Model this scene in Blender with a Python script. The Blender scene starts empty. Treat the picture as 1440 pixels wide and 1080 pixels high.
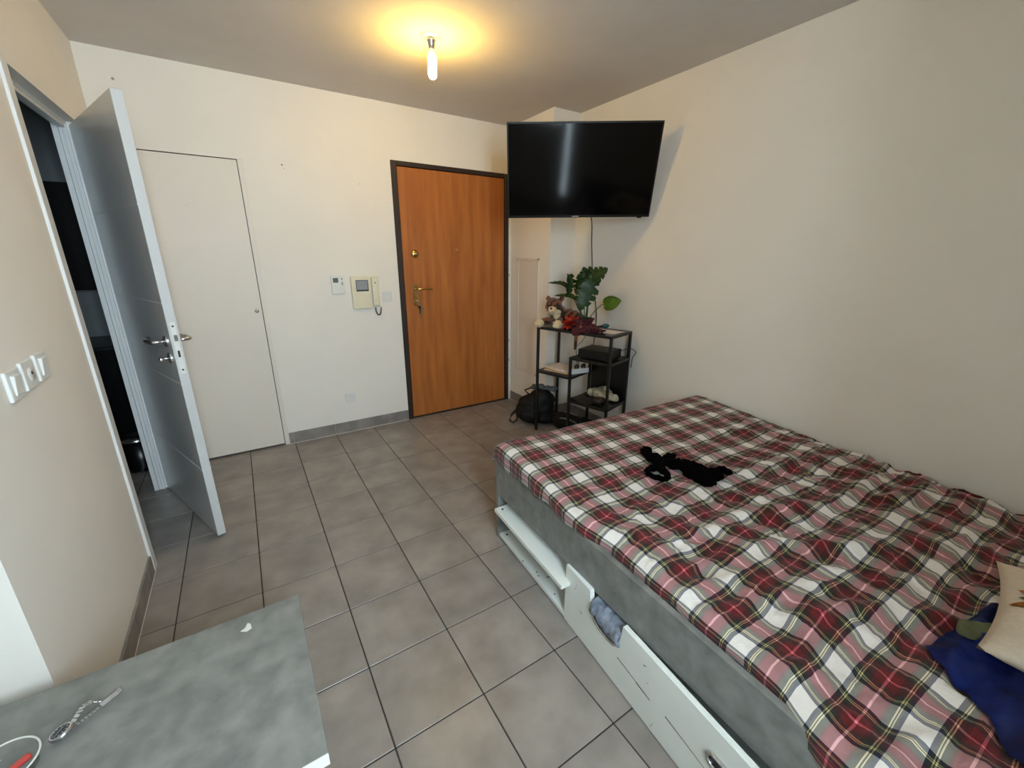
import bpy, bmesh, math, random
from mathutils import Vector, Matrix, Quaternion, noise

random.seed(7)
PI = math.pi
sc = bpy.context.scene
COL = sc.collection

# ------------------------------------------------------------------ camera
T = 0.305                                   # floor tile pitch in metres
XL, XR, YB, H = -0.120, 2.899, 0.399, 2.496  # left wall, right wall, back wall, ceiling
XP, YP = 2.632, -0.2015                     # projecting duct corner by the entrance door
YREAR, XNOOK, YRET = -3.60, -1.32, -1.785
cam_d = bpy.data.cameras.new('camera')
cam = bpy.data.objects.new('camera', cam_d)
COL.objects.link(cam)
F = Vector((0.51654, 0.80335, -0.29640)).normalized()
Rv = Vector((0.84193 - 0.0008, -0.53958, 0.0045))
Rv = (Rv - F * Rv.dot(F)).normalized()
Uv = Rv.cross(F)
mw = Matrix((Rv, Uv, -F)).transposed().to_4x4()
mw.translation = Vector((0.430, -3.0585, 1.4292))
cam.matrix_world = mw
cam_d.sensor_width = 36.0
cam_d.lens = 583.31 / 1440 * 36.0
cam_d.clip_start = 0.02
sc.camera = cam

# ------------------------------------------------------------------ world, daylight, exposure
w = bpy.data.worlds.new('sky')
sc.world = w
w.use_nodes = True
bg = w.node_tree.nodes['Background']
bg.inputs[0].default_value = (0.62, 0.80, 1.0, 1)
bg.inputs[1].default_value = 1.5


def area(name, loc, rot, sx, sy, power, col):
    d = bpy.data.lights.new(name, 'AREA')
    d.shape = 'RECTANGLE'
    d.size, d.size_y = sx, sy
    d.energy = power
    d.color = col
    o = bpy.data.objects.new(name, d)
    COL.objects.link(o)
    o.location = loc
    o.rotation_euler = rot
    return o


WX0, WX1, WZ0, WZ1 = 0.36, 0.84, 1.12, 2.27     # window in the rear wall
SX0, SX1 = 0.90, 0.99                            # added bright strip beside it, for the television's reflection
DAY = (0.72, 0.885, 1.0)
WT = 0.28                                        # depth of the rear wall
area('window_daylight', ((WX0 + WX1) / 2, YREAR - WT - 0.02, (WZ0 + WZ1) / 2), (PI / 2, 0, 0), WX1 - WX0, WZ1 - WZ0, 108, DAY)
area('added_strip_lamp', ((SX0 + SX1) / 2, YREAR - 0.06, 1.2), (PI / 2, 0, 0), SX1 - SX0, 2.0, 14, DAY)  # added lamp, only makes the bright strip mirrored in the television

sc.view_settings.view_transform = 'Standard'
sc.view_settings.look = 'None'
sc.view_settings.gamma = 1
sc.view_settings.use_curve_mapping = False
sc.view_settings.exposure = 0.12


# ------------------------------------------------------------------ materials
def lin(c):
    return tuple(((v / 255) / 12.92 if v / 255 <= 0.04045 else ((v / 255 + 0.055) / 1.055) ** 2.4) for v in c)


def newmat(name):
    m = bpy.data.materials.new(name)
    m.use_nodes = True
    nt = m.node_tree
    return m, nt, nt.nodes['Principled BSDF']


def nd(nt, typ, **kw):
    n = nt.nodes.new(typ)
    for k, v in kw.items():
        setattr(n, k, v)
    return n


def pm(name, rgb, rough=0.5, metal=0.0, var=0.10, scale=12.0, bump=0.0, bscale=200.0, stretch=(1, 1, 1), rgb2=None, detail=4.0, rnd=0.0, sheen=0.0, coat=0.0, lo=0.35, hi=0.65, dist=0.002, spec=0.5):
    """procedural paint / fabric / metal: two tones mixed by noise, optional bump"""
    m, nt, b = newmat(name)
    c = lin(rgb)
    c2 = lin(rgb2) if rgb2 else tuple(v * (1 - var) for v in c)
    tc = nd(nt, 'ShaderNodeTexCoord')
    mp = nd(nt, 'ShaderNodeMapping')
    mp.inputs['Scale'].default_value = stretch
    nt.links.new(tc.outputs['Object'], mp.inputs['Vector'])
    n = nd(nt, 'ShaderNodeTexNoise')
    n.inputs['Scale'].default_value = scale
    n.inputs['Detail'].default_value = detail
    vec = mp.outputs['Vector']
    if rnd:
        oi = nd(nt, 'ShaderNodeObjectInfo')
        mm = nd(nt, 'ShaderNodeVectorMath', operation='MULTIPLY_ADD')
        mm.inputs[1].default_value = (1, 1, 1)
        cx = nd(nt, 'ShaderNodeCombineXYZ')
        ml = nd(nt, 'ShaderNodeMath', operation='MULTIPLY')
        ml.inputs[1].default_value = 37.0
        nt.links.new(oi.outputs['Random'], ml.inputs[0])
        nt.links.new(ml.outputs[0], cx.inputs[0])
        nt.links.new(ml.outputs[0], cx.inputs[2])
        nt.links.new(vec, mm.inputs[0])
        nt.links.new(cx.outputs[0], mm.inputs[2])
        vec = mm.outputs[0]
    nt.links.new(vec, n.inputs['Vector'])
    r = nd(nt, 'ShaderNodeValToRGB')
    r.color_ramp.elements[0].position = lo
    r.color_ramp.elements[1].position = hi
    r.color_ramp.elements[0].color = (*c2, 1)
    r.color_ramp.elements[1].color = (*c, 1)
    nt.links.new(n.outputs['Fac'], r.inputs['Fac'])
    out = r.outputs['Color']
    if rnd:
        hs = nd(nt, 'ShaderNodeHueSaturation')
        ma = nd(nt, 'ShaderNodeMapRange')
        ma.inputs['To Min'].default_value = 1 - rnd
        ma.inputs['To Max'].default_value = 1 + rnd
        nt.links.new(oi.outputs['Random'], ma.inputs['Value'])
        nt.links.new(ma.outputs[0], hs.inputs['Value'])
        nt.links.new(out, hs.inputs['Color'])
        out = hs.outputs['Color']
    nt.links.new(out, b.inputs['Base Color'])
    b.inputs['Roughness'].default_value = rough
    b.inputs['Metallic'].default_value = metal
    b.inputs['Specular IOR Level'].default_value = spec
    if sheen:
        b.inputs['Sheen Weight'].default_value = sheen
    if coat:
        b.inputs['Coat Weight'].default_value = coat
        b.inputs['Coat Roughness'].default_value = 0.30
    if bump:
        n2 = nd(nt, 'ShaderNodeTexNoise')
        n2.inputs['Scale'].default_value = bscale
        n2.inputs['Detail'].default_value = 2
        nt.links.new(tc.outputs['Object'], n2.inputs['Vector'])
        bp = nd(nt, 'ShaderNodeBump')
        bp.inputs['Strength'].default_value = bump
        bp.inputs['Distance'].default_value = dist
        nt.links.new(n2.outputs['Fac'], bp.inputs['Height'])
        nt.links.new(bp.outputs['Normal'], b.inputs['Normal'])
    return m


def emit_mat(name, rgb, strength):
    m, nt, b = newmat(name)
    b.inputs['Base Color'].default_value = (*lin(rgb), 1)
    b.inputs['Emission Color'].default_value = (*lin(rgb), 1)
    b.inputs['Emission Strength'].default_value = strength
    return m


def glass_mat(name, tint=(1, 1, 1), gloss=0.08):
    m = bpy.data.materials.new(name)
    m.use_nodes = True
    nt = m.node_tree
    nt.nodes.remove(nt.nodes['Principled BSDF'])
    tr = nd(nt, 'ShaderNodeBsdfTransparent')
    tr.inputs[0].default_value = (*tint, 1)
    gl = nd(nt, 'ShaderNodeBsdfGlossy')
    gl.inputs['Roughness'].default_value = 0.03
    mx = nd(nt, 'ShaderNodeMixShader')
    mx.inputs[0].default_value = gloss
    nt.links.new(tr.outputs[0], mx.inputs[1])
    nt.links.new(gl.outputs[0], mx.inputs[2])
    nt.links.new(mx.outputs[0], nt.nodes['Material Output'].inputs['Surface'])
    return m


def plaid_mat():
    m, nt, b = newmat('plaid_cotton')
    uv = nd(nt, 'ShaderNodeUVMap')
    sp = nd(nt, 'ShaderNodeSeparateXYZ')
    nt.links.new(uv.outputs[0], sp.inputs[0])
    WHITE, NAVY, YEL = (226, 221, 214), (20, 24, 46), (224, 210, 150)
    GREEN, RED, PINK = (30, 36, 27), (92, 8, 16), (222, 126, 134)
    half = [(0.0, WHITE), (0.148, NAVY), (0.190, GREEN), (0.216, YEL), (0.228, GREEN), (0.246, YEL), (0.258, GREEN), (0.330, (56, 14, 16)), (0.366, RED), (0.484, PINK)]
    cols = []
    for axis in (0, 1):
        dv = nd(nt, 'ShaderNodeMath', operation='DIVIDE')
        dv.inputs[1].default_value = 0.158
        nt.links.new(sp.outputs[axis], dv.inputs[0])
        pp = nd(nt, 'ShaderNodeMath', operation='PINGPONG')
        pp.inputs[1].default_value = 0.5
        nt.links.new(dv.outputs[0], pp.inputs[0])
        r = nd(nt, 'ShaderNodeValToRGB')
        r.color_ramp.interpolation = 'CONSTANT'
        els = r.color_ramp.elements
        while len(els) > 1:
            els.remove(els[-1])
        els[0].position = 0
        els[0].color = (*[q / 255 for q in half[0][1]], 1)
        for p, c in half[1:]:
            e = els.new(p)
            e.color = (*[q / 255 for q in c], 1)
        nt.links.new(pp.outputs[0], r.inputs[0])
        cols.append(r.outputs[0])
    mx = nd(nt, 'ShaderNodeMix', data_type='RGBA')
    mx.inputs['Factor'].default_value = 0.5
    nt.links.new(cols[0], mx.inputs['A'])
    nt.links.new(cols[1], mx.inputs['B'])
    gm = nd(nt, 'ShaderNodeGamma')
    gm.inputs['Gamma'].default_value = 2.2
    nt.links.new(mx.outputs['Result'], gm.inputs['Color'])
    nt.links.new(gm.outputs[0], b.inputs['Base Color'])
    b.inputs['Roughness'].default_value = 0.85
    b.inputs['Sheen Weight'].default_value = 0.15
    n2 = nd(nt, 'ShaderNodeTexNoise')
    n2.inputs['Scale'].default_value = 45
    nt.links.new(uv.outputs[0], n2.inputs['Vector'])
    bp = nd(nt, 'ShaderNodeBump')
    bp.inputs['Strength'].default_value = 0.6
    bp.inputs['Distance'].default_value = 0.006
    nt.links.new(n2.outputs['Fac'], bp.inputs['Height'])
    nt.links.new(bp.outputs['Normal'], b.inputs['Normal'])
    return m


def stripe_fur(name, c1, c2, scale, rotz=0.0):
    m, nt, b = newmat(name)
    tc = nd(nt, 'ShaderNodeTexCoord')
    mp = nd(nt, 'ShaderNodeMapping')
    mp.inputs['Rotation'].default_value = (0, 0, rotz)
    wv = nd(nt, 'ShaderNodeTexWave')
    wv.inputs['Scale'].default_value = scale
    wv.inputs['Distortion'].default_value = 5
    wv.inputs['Detail'].default_value = 3
    r = nd(nt, 'ShaderNodeValToRGB')
    r.color_ramp.elements[0].position = 0.30
    r.color_ramp.elements[1].position = 0.55
    r.color_ramp.elements[0].color = (*lin(c2), 1)
    r.color_ramp.elements[1].color = (*lin(c1), 1)
    nt.links.new(tc.outputs['Object'], mp.inputs[0])
    nt.links.new(mp.outputs[0], wv.inputs['Vector'])
    nt.links.new(wv.outputs['Fac'], r.inputs[0])
    nt.links.new(r.outputs[0], b.inputs['Base Color'])
    b.inputs['Roughness'].default_value = 0.95
    b.inputs['Sheen Weight'].default_value = 0.3
    n2 = nd(nt, 'ShaderNodeTexNoise')
    n2.inputs['Scale'].default_value = 300
    bp = nd(nt, 'ShaderNodeBump')
    bp.inputs['Strength'].default_value = 0.8
    bp.inputs['Distance'].default_value = 0.004
    nt.links.new(tc.outputs['Object'], n2.inputs['Vector'])
    nt.links.new(n2.outputs['Fac'], bp.inputs['Height'])
    nt.links.new(bp.outputs['Normal'], b.inputs['Normal'])
    return m


M = {}
M['wall'] = pm('wall_paint', (236, 231, 222), 0.75, var=0.03, scale=3, bump=0.25, bscale=180, dist=0.001)
M['ceiling'] = pm('ceiling_stipple', (214, 208, 202), 0.9, var=0.04, scale=5, bump=0.6, bscale=260, dist=0.002)
M['grout'] = pm('grout', (62, 54, 48), 0.9, var=0.2, scale=40)
M['tile'] = pm('floor_tile', (158, 150, 142), 0.34, rgb2=(128, 121, 115), scale=7, detail=6, rnd=0.05, bump=0.06, bscale=60, lo=0.30, hi=0.72)
M['bbtile'] = pm('baseboard_tile', (146, 140, 134), 0.4, rgb2=(122, 117, 112), scale=9, rnd=0.04)
M['concrete'] = pm('concrete_laminate', (144, 145, 140), 0.42, rgb2=(104, 106, 103), scale=17, detail=14, lo=0.26, hi=0.76, bump=0.05, bscale=90)
M['white_lam'] = pm('white_laminate', (238, 242, 236), 0.42, var=0.04, scale=6)
M['white_door'] = pm('white_door_paint', (204, 206, 206), 0.32, var=0.04, scale=4, coat=1.0)
M['white_trim'] = pm('white_trim_paint', (226, 226, 224), 0.4, var=0.04, scale=6)
M['closet'] = pm('closet_door_paint', (228, 221, 210), 0.5, var=0.03, scale=3)
M['wood'] = pm('oak_veneer', (188, 116, 54), 0.42, rgb2=(158, 90, 36), scale=9, stretch=(2.4, 2.4, 0.22), detail=8, lo=0.3, hi=0.72)
M['brown'] = pm('dark_brown_frame', (48, 34, 28), 0.45, var=0.2)
M['brass'] = pm('aged_brass', (206, 172, 104), 0.28, 1.0, var=0.25, scale=30)
M['steel'] = pm('brushed_steel', (214, 214, 214), 0.25, 1.0, var=0.15, scale=40)
M['darksteel'] = pm('dark_steel', (70, 70, 72), 0.35, 0.9, var=0.2, scale=40)
M['plastic'] = pm('white_plastic', (224, 224, 220), 0.35, var=0.03)
M['cream'] = pm('cream_plastic', (226, 220, 194), 0.4, var=0.05)
M['lcd'] = pm('lcd_green_grey', (92, 104, 94), 0.25, var=0.1)
M['screen_grey'] = pm('monitor_glass_grey', (150, 158, 164), 0.15, var=0.08)
M['dark'] = pm('dark_plastic', (22, 22, 24), 0.4, var=0.2)
M['tv_screen'] = pm('tv_screen_glass', (3, 3, 4), 0.09, var=0.05, spec=0.22)
M['tv_body'] = pm('tv_black_plastic', (8, 8, 9), 0.4, var=0.2, spec=0.3)
M['black_metal'] = pm('black_powder_coat', (18, 18, 18), 0.42, var=0.2, scale=60)
M['smoke_glass'] = pm('black_glass_shelf', (28, 29, 30), 0.15, var=0.1)
M['black_fab'] = pm('black_nylon', (13, 13, 14), 0.65, spec=0.3, var=0.4, scale=18, bump=0.5, bscale=120)
M['black_lace'] = pm('black_lace', (2, 2, 2), 1.0, spec=0.05, var=0.4, scale=60, bump=0.6, bscale=150)
M['grey_fab'] = pm('grey_fabric', (98, 104, 108), 0.85, rgb2=(62, 66, 70), scale=22, bump=0.5, bscale=120)
M['beige_fab'] = pm('beige_fabric', (196, 188, 160), 0.9, rgb2=(160, 152, 126), scale=20, bump=0.5, bscale=120)
M['blue_fab'] = pm('royal_blue_fabric', (8, 46, 138), 0.55, rgb2=(4, 20, 78), scale=8, bump=0.3, bscale=90)
M['denim'] = pm('denim', (146, 154, 166), 0.9, rgb2=(104, 114, 130), scale=45, bump=0.5, bscale=300)
M['cushion'] = pm('cream_woven_cotton', (222, 208, 188), 0.92, var=0.08, scale=60, bump=0.6, bscale=400)
M['print_orange'] = pm('orange_print', (198, 132, 52), 0.9, var=0.25, scale=40)
M['print_green'] = pm('green_print', (92, 98, 66), 0.9, var=0.3, scale=40)
M['mattress'] = pm('mattress_ticking', (222, 220, 214), 0.9, var=0.06)
M['plaid'] = plaid_mat()
M['fur'] = stripe_fur('tiger_fur', (118, 66, 38), (34, 18, 13), 11, 0.6)
M['cream_fur'] = pm('cream_fur', (222, 200, 160), 0.95, var=0.2, scale=40, bump=0.8, bscale=300, sheen=0.3, dist=0.004)
M['eye'] = pm('black_bead', (6, 6, 6), 0.1)
M['leaf'] = pm('monstera_leaf', (58, 92, 38), 0.4, rgb2=(34, 60, 26), scale=30)
M['leaf_light'] = pm('young_leaf', (122, 152, 48), 0.42, rgb2=(92, 126, 34), scale=30)
M['stem'] = pm('plant_stem', (64, 92, 50), 0.5, var=0.2)
M['maroon'] = pm('maroon_crinkled_wrap', (92, 18, 34), 0.75, rgb2=(46, 10, 20), scale=45, bump=0.8, bscale=80, dist=0.006)
M['orange_red'] = pm('orange_red_petal', (206, 58, 26), 0.6, rgb2=(164, 30, 24), scale=40)
M['soil'] = pm('potting_soil', (40, 28, 22), 0.95, var=0.4, scale=90)
M['paper'] = pm('paper', (226, 214, 206), 0.8, var=0.05)
M['paper2'] = pm('kraft_paper', (196, 168, 130), 0.8, var=0.1)
M['teal'] = pm('teal_plastic', (28, 96, 100), 0.35, var=0.15)
M['bulb'] = emit_mat('lit_bulb', (255, 205, 100), 250)
M['glass'] = glass_mat('window_pane_glass')
M['tub'] = glass_mat('clear_plastic', (0.97, 0.98, 0.98), 0.06)
M['red'] = pm('red_plastic', (196, 70, 62), 0.4, var=0.1)
M['dial'] = pm('dark_blue_dial', (16, 20, 44), 0.15, var=0.2)
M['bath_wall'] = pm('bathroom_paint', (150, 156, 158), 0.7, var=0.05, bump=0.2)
M['black_gloss'] = pm('black_lacquer', (10, 10, 13), 0.3, var=0.2)
M['nail'] = pm('faded_smudge', (176, 158, 138), 0.9, var=0.2, scale=60)
M['scratch'] = pm('exposed_chipboard', (96, 88, 78), 0.9, var=0.3, scale=200)


# ------------------------------------------------------------------ mesh helpers
class MB:
    def __init__(s):
        s.bm = bmesh.new()

    def box(s, c, d, rot=None, bev=0.0, seg=2):
        r = bmesh.ops.create_cube(s.bm, size=1)
        vs = r['verts']
        mat = Matrix.Translation(c) @ (rot.to_4x4() if rot else Matrix.Identity(4)) @ Matrix.Diagonal((d[0], d[1], d[2], 1))
        bmesh.ops.transform(s.bm, matrix=mat, verts=vs)
        if bev:
            es = list({e for v in vs for e in v.link_edges})
            bmesh.ops.bevel(s.bm, geom=es, offset=bev, segments=seg, profile=0.5, affect='EDGES')
        return s

    def b2(s, a, b, bev=0.0, seg=2):
        c = [(a[i] + b[i]) / 2 for i in range(3)]
        d = [abs(b[i] - a[i]) for i in range(3)]
        return s.box(c, d, None, bev, seg)

    def tube(s, pts, r, n=8, closed=False, caps=True):
        pts = [Vector(p) for p in pts]
        m = len(pts)
        rings = []
        up = Vector((0.123, 0.217, 0.968)).normalized()
        for i, p in enumerate(pts):
            if closed:
                t = (pts[(i + 1) % m] - pts[i - 1]).normalized()
            else:
                t = (pts[min(i + 1, m - 1)] - pts[max(i - 1, 0)]).normalized()
            a = t.cross(up)
            if a.length < 1e-3:
                a = t.cross(Vector((1, 0, 0)))
            a.normalize()
            b = t.cross(a)
            rr = r[i] if isinstance(r, (list, tuple)) else r
            rings.append([s.bm.verts.new(p + a * rr * math.cos(2 * PI * k / n) + b * rr * math.sin(2 * PI * k / n)) for k in range(n)])
        for i in range(m if closed else m - 1):
            A, B = rings[i], rings[(i + 1) % m]
            for k in range(n):
                s.bm.faces.new((A[k], A[(k + 1) % n], B[(k + 1) % n], B[k]))
        if caps and not closed:
            s.bm.faces.new(rings[0][::-1])
            s.bm.faces.new(rings[-1])
        return s

    def lathe(s, prof, n=32, origin=(0, 0, 0), rot=None):
        o = Vector(origin)
        q = rot if rot else Matrix.Identity(3)
        rings = []
        for (r, z) in prof:
            if r < 1e-6:
                rings.append([s.bm.verts.new(o + q @ Vector((0, 0, z)))])
            else:
                rings.append([s.bm.verts.new(o + q @ Vector((r * math.cos(2 * PI * k / n), r * math.sin(2 * PI * k / n), z))) for k in range(n)])
        for A, B in zip(rings, rings[1:]):
            for k in range(n):
                k2 = (k + 1) % n
                if len(A) == 1 and len(B) == 1:
                    break
                if len(A) == 1:
                    s.bm.faces.new((A[0], B[k2], B[k]))
                elif len(B) == 1:
                    s.bm.faces.new((A[k], A[k2], B[0]))
                else:
                    s.bm.faces.new((A[k], A[k2], B[k2], B[k]))
        return s

    def prism(s, outline, axis_pt):
        """outline: 3-D points of a planar polygon, extruded by vector axis_pt"""
        a = [s.bm.verts.new(Vector(p)) for p in outline]
        e = Vector(axis_pt)
        b = [s.bm.verts.new(Vector(p) + e) for p in outline]
        n = len(a)
        s.bm.faces.new(a)
        s.bm.faces.new(b[::-1])
        for i in range(n):
            s.bm.faces.new((a[i], b[i], b[(i + 1) % n], a[(i + 1) % n]))
        return s

    def ell(s, c, r, rot=None, sub=2):
        v = bmesh.ops.create_icosphere(s.bm, subdivisions=sub, radius=1)['verts']
        mat = Matrix.Translation(c) @ (rot.to_4x4() if rot else Matrix.Identity(4)) @ Matrix.Diagonal((r[0], r[1], r[2], 1))
        bmesh.ops.transform(s.bm, matrix=mat, verts=v)
        return s

    def mesh(s, name, smooth=False):
        bmesh.ops.recalc_face_normals(s.bm, faces=s.bm.faces[:])
        me = bpy.data.meshes.new(name)
        s.bm.to_mesh(me)
        s.bm.free()
        if smooth:
            me.polygons.foreach_set('use_smooth', [True] * len(me.polygons))
        return me

    def build(s, name, mat, parent=None, smooth=False):
        return link(name, s.mesh(name, smooth), mat, parent)


def link(name, me, mat, parent=None):
    o = bpy.data.objects.new(name, me)
    COL.objects.link(o)
    if mat is not None and not me.materials:
        me.materials.append(M[mat])
    if parent is not None:
        o.parent = parent
    return o


def thing(name, label, cat, loc=(0, 0, 0), rotz=0.0, group=None, kind=None):
    o = bpy.data.objects.new(name, None)
    o.empty_display_size = 0.05
    COL.objects.link(o)
    o.location = loc
    o.rotation_euler = (0, 0, rotz)
    return tag(o, label, cat, group, kind)


def tag(o, label, cat, group=None, kind=None):
    o['label'] = label
    o['category'] = cat
    if group:
        o['group'] = group
    if kind:
        o['kind'] = kind
    return o


def struct(name, mb, mat, label, cat):
    return tag(mb.build(name, mat), label, cat, kind='structure')


def remesh(mb, voxel, smooth_it=6, name='blob', disp=0.0, dscale=20.0, seed=0.0):
    """one continuous skin around overlapping blobs"""
    me = mb.mesh(name)
    o = bpy.data.objects.new(name, me)
    COL.objects.link(o)
    md = o.modifiers.new('r', 'REMESH')
    md.mode = 'VOXEL'
    md.voxel_size = voxel
    sm = o.modifiers.new('s', 'SMOOTH')
    sm.factor = 0.5
    sm.iterations = smooth_it
    dg = bpy.context.evaluated_depsgraph_get()
    me2 = bpy.data.meshes.new_from_object(o.evaluated_get(dg))
    bpy.data.objects.remove(o)
    bpy.data.meshes.remove(me)
    if disp:
        me2.update()
        ns = [v.normal.copy() for v in me2.vertices]
        for v, n in zip(me2.vertices, ns):
            v.co += n * disp * noise.noise(v.co * dscale + Vector((seed, seed, 0)))
    me2.polygons.foreach_set('use_smooth', [True] * len(me2.polygons))
    return me2


def sst(a, b, x):
    t = max(0.0, min(1.0, (x - a) / (b - a)))
    return t * t * (3 - 2 * t)


def rz(a):
    return Matrix.Rotation(a, 3, 'Z')


def rx(a):
    return Matrix.Rotation(a, 3, 'X')


def ry(a):
    return Matrix.Rotation(a, 3, 'Y')


# ================================================================== STRUCTURE
# floor: grout bed with one object per tile
floor = struct('floor', MB().b2((XNOOK - 0.1, YREAR - 0.1, -0.06), (XR + 0.1, 1.45, -0.0025)), 'grout', 'grey stone-look tiled floor with dark grout lines', 'floor')


def tile_mesh(x0, y0, x1, y1, h=0.0, b=0.0015):
    mb = MB()
    g = 0.0022
    mb.b2((x0 + g, y0 + g, -0.010), (x1 - g, y1 - g, h), b, 1)
    return mb.mesh('tile')


tile_full = tile_mesh(-T / 2, -T / 2, T / 2, T / 2)
tile_full.materials.append(M['tile'])


def put_tile(i, j):
    cx, cy = (i + 0.5) * T, (j + 0.5) * T
    o = bpy.data.objects.new('tile', tile_full)
    COL.objects.link(o)
    o.location = (cx, cy, 0)
    o.parent = floor


for i in range(-5, 10):
    for j in range(-15, 5):
        x0, x1, y0, y1 = i * T, (i + 1) * T, j * T, (j + 1) * T
        main = x1 > XL and x0 < XR and y0 < YB and y1 > YREAR
        nook = x1 > XNOOK and x0 < XL and y0 < YRET and y1 > YREAR
        bath = x1 > -0.95 and x0 < XL and y1 > -0.95 and y0 < 1.25
        if main or nook or bath:
            put_tile(i, j)

struct('ceiling', MB().b2((XNOOK - 0.1, YREAR - 0.1, H), (XR + 0.1, 1.45, H + 0.08)), 'ceiling', 'off-white stippled ceiling', 'ceiling')
struct('wall_right', MB().b2((XR, YREAR - 0.1, 0), (XR + 0.1, 1.45, H)), 'wall', 'long off-white plaster wall beside the bed', 'wall')
# back wall with closet opening and entrance opening recess
CX0, CX1, CZ = -0.045, 0.571, 2.012
EX0, EX1, EZ = 1.541, 2.604, 2.118
mb = MB()
mb.b2((XL - 0.1, YB, 0), (CX0, YB + 0.12, CZ))
mb.b2((CX1, YB, 0), (EX0, YB + 0.12, EZ))
mb.b2((EX1, YB, 0), (XR + 0.0, YB + 0.12, EZ))
mb.b2((XL - 0.1, YB, CZ), (EX0, YB + 0.12, H)) if CZ >= EZ else mb.b2((XL - 0.1, YB, CZ), (CX1, YB + 0.12, H))
mb.b2((CX1, YB, EZ), (XR, YB + 0.12, H))
struct('wall_back', mb, 'wall', 'off-white wall holding the entrance door, intercom and closet', 'wall')
for (x, z, r_, mt_) in ((0.02, 2.352, 0.007, 'nail'), (0.80, 2.005, 0.006, 'nail'), (0.81, 1.985, 0.003, 'nail'), (1.30, 1.93, 0.003, 'nail')):
    MB().lathe([(0, 0.0008), (r_, 0.0006), (r_ * 1.05, 0)], 10, (x, YB, z), rx(PI / 2)).build('nail_mark', mt_, bpy.data.objects['wall_back'])
# duct / pilaster at the back right
struct('wall_duct', MB().b2((XP, YP, 0), (XR, YB, H)), 'wall', 'boxed-out white duct in the corner beside the entrance door', 'wall')
# left wall with doorway
DY0, DY1, DZ = -0.76, 0.105, 2.05
mb = MB()
mb.b2((XL - 0.10, YRET, 0), (XL, DY0, H))
mb.b2((XL - 0.10, DY1, 0), (XL, YB, H))
mb.b2((XL - 0.10, DY0, DZ), (XL, DY1, H))
struct('wall_left', mb, 'wall', 'left plaster wall with the bathroom doorway and switches', 'wall')
struct('wall_return', MB().b2((XNOOK, YRET, 0), (XL - 0.10, YRET + 0.08, H)), 'wall', 'bright wall return facing the window beside the grey table', 'wall')
struct('wall_nook', MB().b2((XNOOK - 0.1, YREAR, 0), (XNOOK, 1.45, H)), 'wall', 'outer wall of the nook beside the window', 'wall')
# bathroom shell behind the doorway
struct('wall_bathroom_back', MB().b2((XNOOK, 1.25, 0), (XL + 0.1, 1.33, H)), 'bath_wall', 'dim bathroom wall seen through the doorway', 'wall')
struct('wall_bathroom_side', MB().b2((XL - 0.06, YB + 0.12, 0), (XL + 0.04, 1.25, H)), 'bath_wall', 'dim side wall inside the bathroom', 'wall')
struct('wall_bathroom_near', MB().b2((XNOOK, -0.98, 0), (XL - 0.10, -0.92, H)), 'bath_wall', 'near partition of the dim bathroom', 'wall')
# rear wall with window
mb = MB()
yo = YREAR - WT
mb.b2((XNOOK - 0.1, yo, 0), (WX0, YREAR, H))
mb.b2((SX0, yo, 0), (SX1, YREAR, 0.18))
mb.b2((SX0, yo, WZ1), (SX1, YREAR, H))
mb.b2((WX1, yo, 0), (SX0, YREAR, H))
mb.b2((WX0, yo, 0), (WX1, YREAR, WZ0))
mb.b2((WX0, yo, WZ1), (WX1, YREAR, H))
mb.b2((SX1, yo, 0), (XR + 0.1, YREAR, H))
struct('wall_rear', mb, 'wall', 'window wall behind the table and the bed head', 'wall')
win = thing('window_1', 'white framed window with two panes in the rear wall', 'window', kind='structure')
mb = MB()
wm = (WX0 + WX1) / 2
for a, b in (((WX0, WZ0), (WX0 + 0.04, WZ1)), ((WX1 - 0.04, WZ0), (WX1, WZ1)), ((WX0, WZ0), (WX1, WZ0 + 0.04)), ((WX0, WZ1 - 0.04), (WX1, WZ1)), ((wm - 0.03, WZ0), (wm + 0.03, WZ1))):
    mb.b2((a[0], yo + 0.01, a[1]), (b[0], yo + 0.06, b[1]), 0.004, 1)
mb.build('window_frame', 'white_trim', win)
for xa, xb in ((WX0 + 0.04, wm - 0.03), (wm + 0.03, WX1 - 0.04)):
    MB().b2((xa, yo + 0.030, WZ0 + 0.04), (xb, yo + 0.035, WZ1 - 0.04)).build('pane', 'glass', win)
added_strip = thing('added_reflection_strip', 'narrow tall glazed strip added to give the television its reflection', 'window', kind='structure')  # made-up opening, placed so the screen mirrors a bright strip
mb = MB()
for a, b in (((SX0, 0.18), (SX0 + 0.012, WZ1)), ((SX1 - 0.012, 0.18), (SX1, WZ1)), ((SX0, 0.18), (SX1, 0.20)), ((SX0, WZ1 - 0.02), (SX1, WZ1))):
    mb.b2((a[0], YREAR - 0.05, a[1]), (b[0], YREAR - 0.005, b[1]))
mb.build('window_frame', 'white_trim', added_strip)
MB().b2((SX0 + 0.012, YREAR - 0.030, 0.20), (SX1 - 0.012, YREAR - 0.025, WZ1 - 0.02)).build('pane', 'glass', added_strip)


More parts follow.
